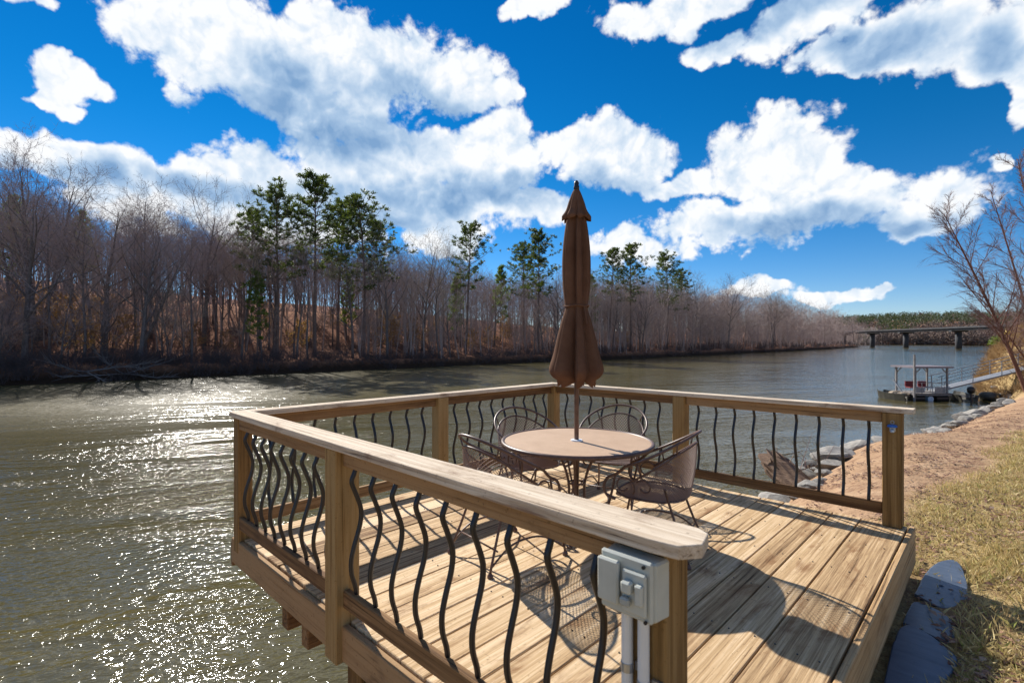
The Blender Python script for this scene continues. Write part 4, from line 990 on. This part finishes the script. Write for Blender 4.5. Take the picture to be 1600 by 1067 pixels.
# the rest of the wood, past counting: trunks and twigs filling the hillside behind
mb = MB(); rb = random.Random(14)
for i in range(3000):
    u = -70+1480*rb.random(); d = 9+130*rb.random()
    if i > 1500: u = 560+850*rb.random(); d = 1.5+38*rb.random()
    if i > 2300: u = 900+490*rb.random(); d = 1.0+24*rb.random()
    if u < 560 and d < 60 and rb.random() < 0.6: continue
    x, y, z = on_bank(u, d); dep = (Vector((x,y,z))-CAM).dot(FW)
    full = htop((x,y,z), interp(SKY,u)+rb.uniform(4,50)); H = min(19, max(5, full))
    if H < 5.5 and rb.random() < 0.5: continue
    if 1500 < i < 2300 and rb.random() < 0.6: H = rb.uniform(4,10)
    if i > 2300: H = min(24, max(7, htop((x,y,z), interp(SKY,u)+rb.uniform(-4,45))))
    kx = max(1.0, dep/110); p0 = Vector((x,y,z-0.3)); ln_ = Vector((rb.gauss(0,.07),rb.gauss(0,.07),1)); r = 0.06+0.09*rb.random()
    mid = p0+ln_*H*0.5+Vector((rb.gauss(0,.2),rb.gauss(0,.2),0)); tip = p0+ln_*H*0.95; mb.tube([p0,mid,tip], [r,r*0.6,0.02], 4, False)
    for k in range(46):
        t = 0.12+0.86*rb.random()**0.8; q = p0.lerp(mid, t*2) if t < 0.5 else mid.lerp(tip, t*2-1); a = rb.uniform(0,6.28); e = rb.uniform(0.1,1.0)
        dv = Vector((math.cos(a)*math.cos(e), math.sin(a)*math.cos(e), math.sin(e))); l = H*(0.34 if i > 2300 else 0.26)*(1.1-0.7*abs(t-0.45))*rb.uniform(0.4,1.1); e1 = q+dv*l; mb.cone3(q, e1, 0.016*kx)
        for j in range(2):
            q2 = q.lerp(e1, rb.uniform(0.3,0.9)); mb.cone3(q2, q2+(dv+Vector((rb.gauss(0,.6),rb.gauss(0,.6),rb.gauss(0.15,.5)))).normalized()*l*rb.uniform(0.3,0.6), 0.011*kx)
tag(mb.build('hillside_wood', BRUSHM), 'grey leafless wood filling the far hillside behind the nearer trees', 'wood', None, 'stuff')
BEECHM = needles('dry beech leaves', (0.22,0.10,0.05), (0.42,0.24,0.12))
def beech(seed):
    T, C = bare_tree(seed, 6, 0.12, 12, 5, 3, 1, (0.6,1.2), 0.05, l1f=0.5); rr = random.Random(seed); V = list(C.v); Lf = MB()
    for k in range(1500):
        q = Vector(rr.choice(V)); n_ = Vector((rr.gauss(0,1),rr.gauss(0,1),rr.gauss(0,.6))).normalized()*0.11; o_ = n_.orthogonal()*0.5; Lf.add([q-n_,q+o_,q+n_,q-o_],[(0,1,2,3)])
    T.v += []; o = len(T.v); T.v += C.v; T.f += [tuple(i+o for i in f) for f in C.f]
    return T, Lf
BEECH = [proto(beech(s), BARK, BEECHM) for s in (51,52)]
for k in range(34):
    u = [40,90,130,165,200,110,300,470,520,610,760,790,740,980,1120,1180,1250,70,20,150][k] if k < 20 else rg.uniform(-20,1250)
    loc = on_bank(u, rg.uniform(4,26)); tree(BEECH[k % 2], 'beech_tree', 'low young tree keeping tan dry leaves on the far slope', 'tree', loc, rg.uniform(0.6,1.2), rg.uniform(0,6.28), 'tan leaved young trees on the far slope')
# brush along the far water edge and low on the slope
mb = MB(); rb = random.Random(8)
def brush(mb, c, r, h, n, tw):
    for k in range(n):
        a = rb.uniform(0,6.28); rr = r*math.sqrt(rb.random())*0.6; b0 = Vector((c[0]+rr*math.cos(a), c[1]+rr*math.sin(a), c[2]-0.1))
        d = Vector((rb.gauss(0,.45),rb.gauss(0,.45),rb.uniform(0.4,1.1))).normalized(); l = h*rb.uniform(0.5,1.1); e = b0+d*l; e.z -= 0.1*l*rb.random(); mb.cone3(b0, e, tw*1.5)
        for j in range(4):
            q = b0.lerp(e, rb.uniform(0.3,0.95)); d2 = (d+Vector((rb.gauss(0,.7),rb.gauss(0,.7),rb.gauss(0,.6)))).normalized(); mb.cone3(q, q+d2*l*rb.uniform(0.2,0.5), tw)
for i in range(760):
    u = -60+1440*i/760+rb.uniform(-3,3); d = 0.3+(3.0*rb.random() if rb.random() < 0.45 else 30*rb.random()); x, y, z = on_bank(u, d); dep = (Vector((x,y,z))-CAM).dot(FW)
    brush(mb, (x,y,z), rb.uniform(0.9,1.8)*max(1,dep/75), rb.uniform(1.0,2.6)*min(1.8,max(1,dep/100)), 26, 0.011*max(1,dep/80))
tag(mb.build('bank_brush', twigm('shade darkened brush', [(0.0,(0.085,0.07,0.07)),(1.0,(0.10,0.08,0.08))])), 'tangled leafless brush along the far water edge', 'brush', None, 'stuff')  # shade at the foot of the far bank is put into this brush colour
# pale fallen branches hanging into the water at the far left
for u, lab in ((135,'pale fallen branches hanging into the water at the far left bank'),(195,'second pale fallen branch beside the far left water edge')):
    x, y, z = on_bank(u, 0.6); f = thing('fallen_branch', lab, 'branch', (x,y,z)); q = Vector((x,y,z+0.3)); T = MB(); C = MB()
    for k in range(4):
        d = Vector((rg.uniform(0.1,0.5), rg.uniform(-1,1), rg.uniform(-0.12,0.25))).normalized(); p1, _ = grow(rg, q, d, rg.uniform(4,6.5), 0.06, 6, 0.12, 0.0); T.tube(p1, [0.07,0.06,0.05,0.04,0.03,0.025,0.02], 5, False)
        for j in range(22):
            qq, dd = at_t(p1, rg.uniform(0.2,0.98)); C.tube([qq, qq+(dd+Vector((rg.gauss(0,.5),rg.gauss(0,.5),rg.gauss(0.2,.4)))).normalized()*rg.uniform(0.5,1.6)], [0.025,0.008], 3, False)
    pale = simple('pale dead wood %d' % u, (0.20,0.18,0.175), 0.9); T.build('limb', pale, f); tag(C.build('twigs', pale, f), kind='stuff')

# leaning birches on the near bank at the right edge
def birch(seed, base, tip, r, label, n1=26, l1=(1.2,2.6), side=(-0.7,0.5,0.5)):
    rg = random.Random(seed); b0 = Vector(base); T = MB(); C = MB(); t = thing('birch_tree', label, 'tree', base, 'leaning birches on the near bank')
    mid = b0.lerp(Vector(tip),0.45)+Vector((0.1,0,-0.15)); tp = catmull([b0-Vector((0,0,0.4)), mid, Vector(tip)], 8)
    T.tube(tp, [max(0.012, r*(1-0.9*i/(len(tp)-1))) for i in range(len(tp))], 8)
    dtr = (Vector(tip)-b0).normalized()
    for i in range(n1):
        tt = 0.33+0.65*i/n1; q, dd = at_t(tp, tt); sgn = 1 if i % 2 else -1
        dv = (dd*0.85+RT*sgn*rg.uniform(0.35,0.75)+FW*rg.gauss(0,0.45)+Vector((0,0,rg.uniform(0.0,0.3)))).normalized()
        l = rg.uniform(*l1)*(1.15-0.75*tt); rr = max(0.006, r*(1-0.9*tt)*0.42)
        p1, _ = grow(rg, q, dv, l, rr, 5, 0.06, 0.03); T.tube(p1, [rr*(1-0.8*j/5) for j in range(6)], 5, False)
        for j in range(24):
            q2, d2 = at_t(p1, 0.12+0.86*(j+rg.random())/24); s2 = 1 if j % 2 else -1
            d3 = (d2*0.9+RT*rg.gauss(-0.15,0.5)+FW*rg.gauss(0,.4)+Vector((0,0,rg.gauss(0.02,.35)))).normalized(); l2 = rg.uniform(0.35,1.0)*l*0.45
            p2, _ = grow(rg, q2, d3, l2, 0.004, 3, 0.08, -0.02); C.tube(p2, [0.006,0.005,0.004,0.0025], 3, False)
            for k in range(6):
                q3, d4 = at_t(p2, rg.uniform(0.15,0.98)); C.cone3(q3, q3+(d4+Vector((rg.gauss(0,.45),rg.gauss(0,.45),rg.gauss(-0.05,.35)))).normalized()*l2*rg.uniform(0.35,0.8), 0.004)
    T.build('trunk', BIRCH, t, True); C.build('crown', BTWIG, t)
def gpt(u, dep):
    q = cpt(u, 534, dep); return (q.x, q.y, near_h(q.x,q.y))
birch(3, gpt(1618,21), cpt(1475,335,21.5), 0.10, 'leaning birch with the lowest trunk, reaching farthest left over the dock', 34, (1.5,3.0))
birch(4, gpt(1640,24), cpt(1548,300,23), 0.09, 'slender birch rising behind the leaning trunk, thin upright crown', 24)
birch(5, gpt(1660,20), cpt(1590,250,20.5), 0.10, 'birch at the right edge with a dense purple twig crown', 30)
b6 = birch(6, gpt(1650,26), cpt(1505,440,25), 0.07, 'thin low birch stem crossing the leaning birch', 18, (0.8,1.6))
# brush and an evergreen shrub on the bank past the dock
mb = MB()
for i in range(850):
    y = rb.uniform(41.5,74); x = interp(SH,y)+rb.uniform(0.1,5.0); brush(mb, (x,y,near_h(x,y)), 0.7, rb.uniform(0.35,1.05), 22, 0.009)
tag(mb.build('bank_weeds', BRUSHD), 'tan weeds and dead stalks covering the bank past the dock', 'weeds', None, 'stuff')
mb = MB()
for i in range(120):
    y = rb.uniform(9,34); x = interp(SH,y)+rb.uniform(0.4,1.6); brush(mb, (x,y,near_h(x,y)), 0.25, rb.uniform(0.08,0.25), 10, 0.004)
tag(mb.build('bank_litter', BRUSHM), 'dead sticks and stalks caught between the riprap stones', 'sticks', None, 'stuff')
def shrub(c, r, label):
    t = thing('shrub', label, 'shrub', c); C = MB(); T = MB()
    for k in range(900):
        d = Vector((rb.gauss(0,1),rb.gauss(0,1),abs(rb.gauss(0,1)))).normalized()*r*rb.uniform(0.4,1.0); q = Vector(c)+d+Vector((0,0,0.2)); n_ = Vector((rb.gauss(0,1),rb.gauss(0,1),rb.gauss(0,1))).normalized(); s_ = n_.orthogonal().normalized()
        C.add([q-n_*0.09,q+s_*0.04,q+n_*0.09,q-s_*0.04],[(0,1,2,3)])
    for k in range(8):
        T.tube([c, Vector(c)+Vector((rb.gauss(0,.5),rb.gauss(0,.5),1)).normalized()*r*0.9], [0.03,0.01], 4)
    C.build('foliage', SHRUBL, t); T.build('stem', BARK, t)
q = (4.3,60.5); shrub((q[0],q[1],near_h(*q)), 1.0, 'green evergreen shrub beside the yellow barrel at the right edge')
# wood on the distant hill and beyond the bridge
mb = MB(); mg = MB(); rb = random.Random(3)
for i in range(4600):
    x = rb.uniform(-270,110); y = 868-0.1*x+(rb.uniform(0,40) if rb.random() < 0.25 else 440*rb.random()); z = hill_h(x,y); H = rb.uniform(9,17); tgt = mg if noise.noise((x*0.012,y*0.012,6)) + 0.5*sstep(150,400,y-868) > 0.22 else mb
    for k in range(34):
        h = H*rb.uniform(0.1,1); ww = H*0.36*math.sin(min(1,h/H*0.9+0.1)*math.pi)**0.6; a = rb.uniform(0,6.28); c = Vector((x+ww*math.cos(a)*rb.random(), y+ww*math.sin(a)*rb.random(), z+h)); s = rb.uniform(0.7,1.6)
        n_ = Vector((rb.gauss(0,1),rb.gauss(0,1),rb.gauss(0,1))).normalized()*s; o_ = n_.orthogonal()*0.6; tgt.add([c-o_,c+o_,c+n_],[(0,1,2)])
tag(mb.build('distant_wood', twigm('distant bare wood', [(0,(0.19,0.14,0.115)),(1,(0.21,0.155,0.125))])), 'distant bare wood beyond the bridge', 'wood', None, 'stuff')
tag(mg.build('distant_pines', needles('distant pines', (0.028,0.04,0.022), (0.055,0.068,0.034))), 'distant dark pines on the skyline beyond the bridge', 'wood', None, 'stuff')
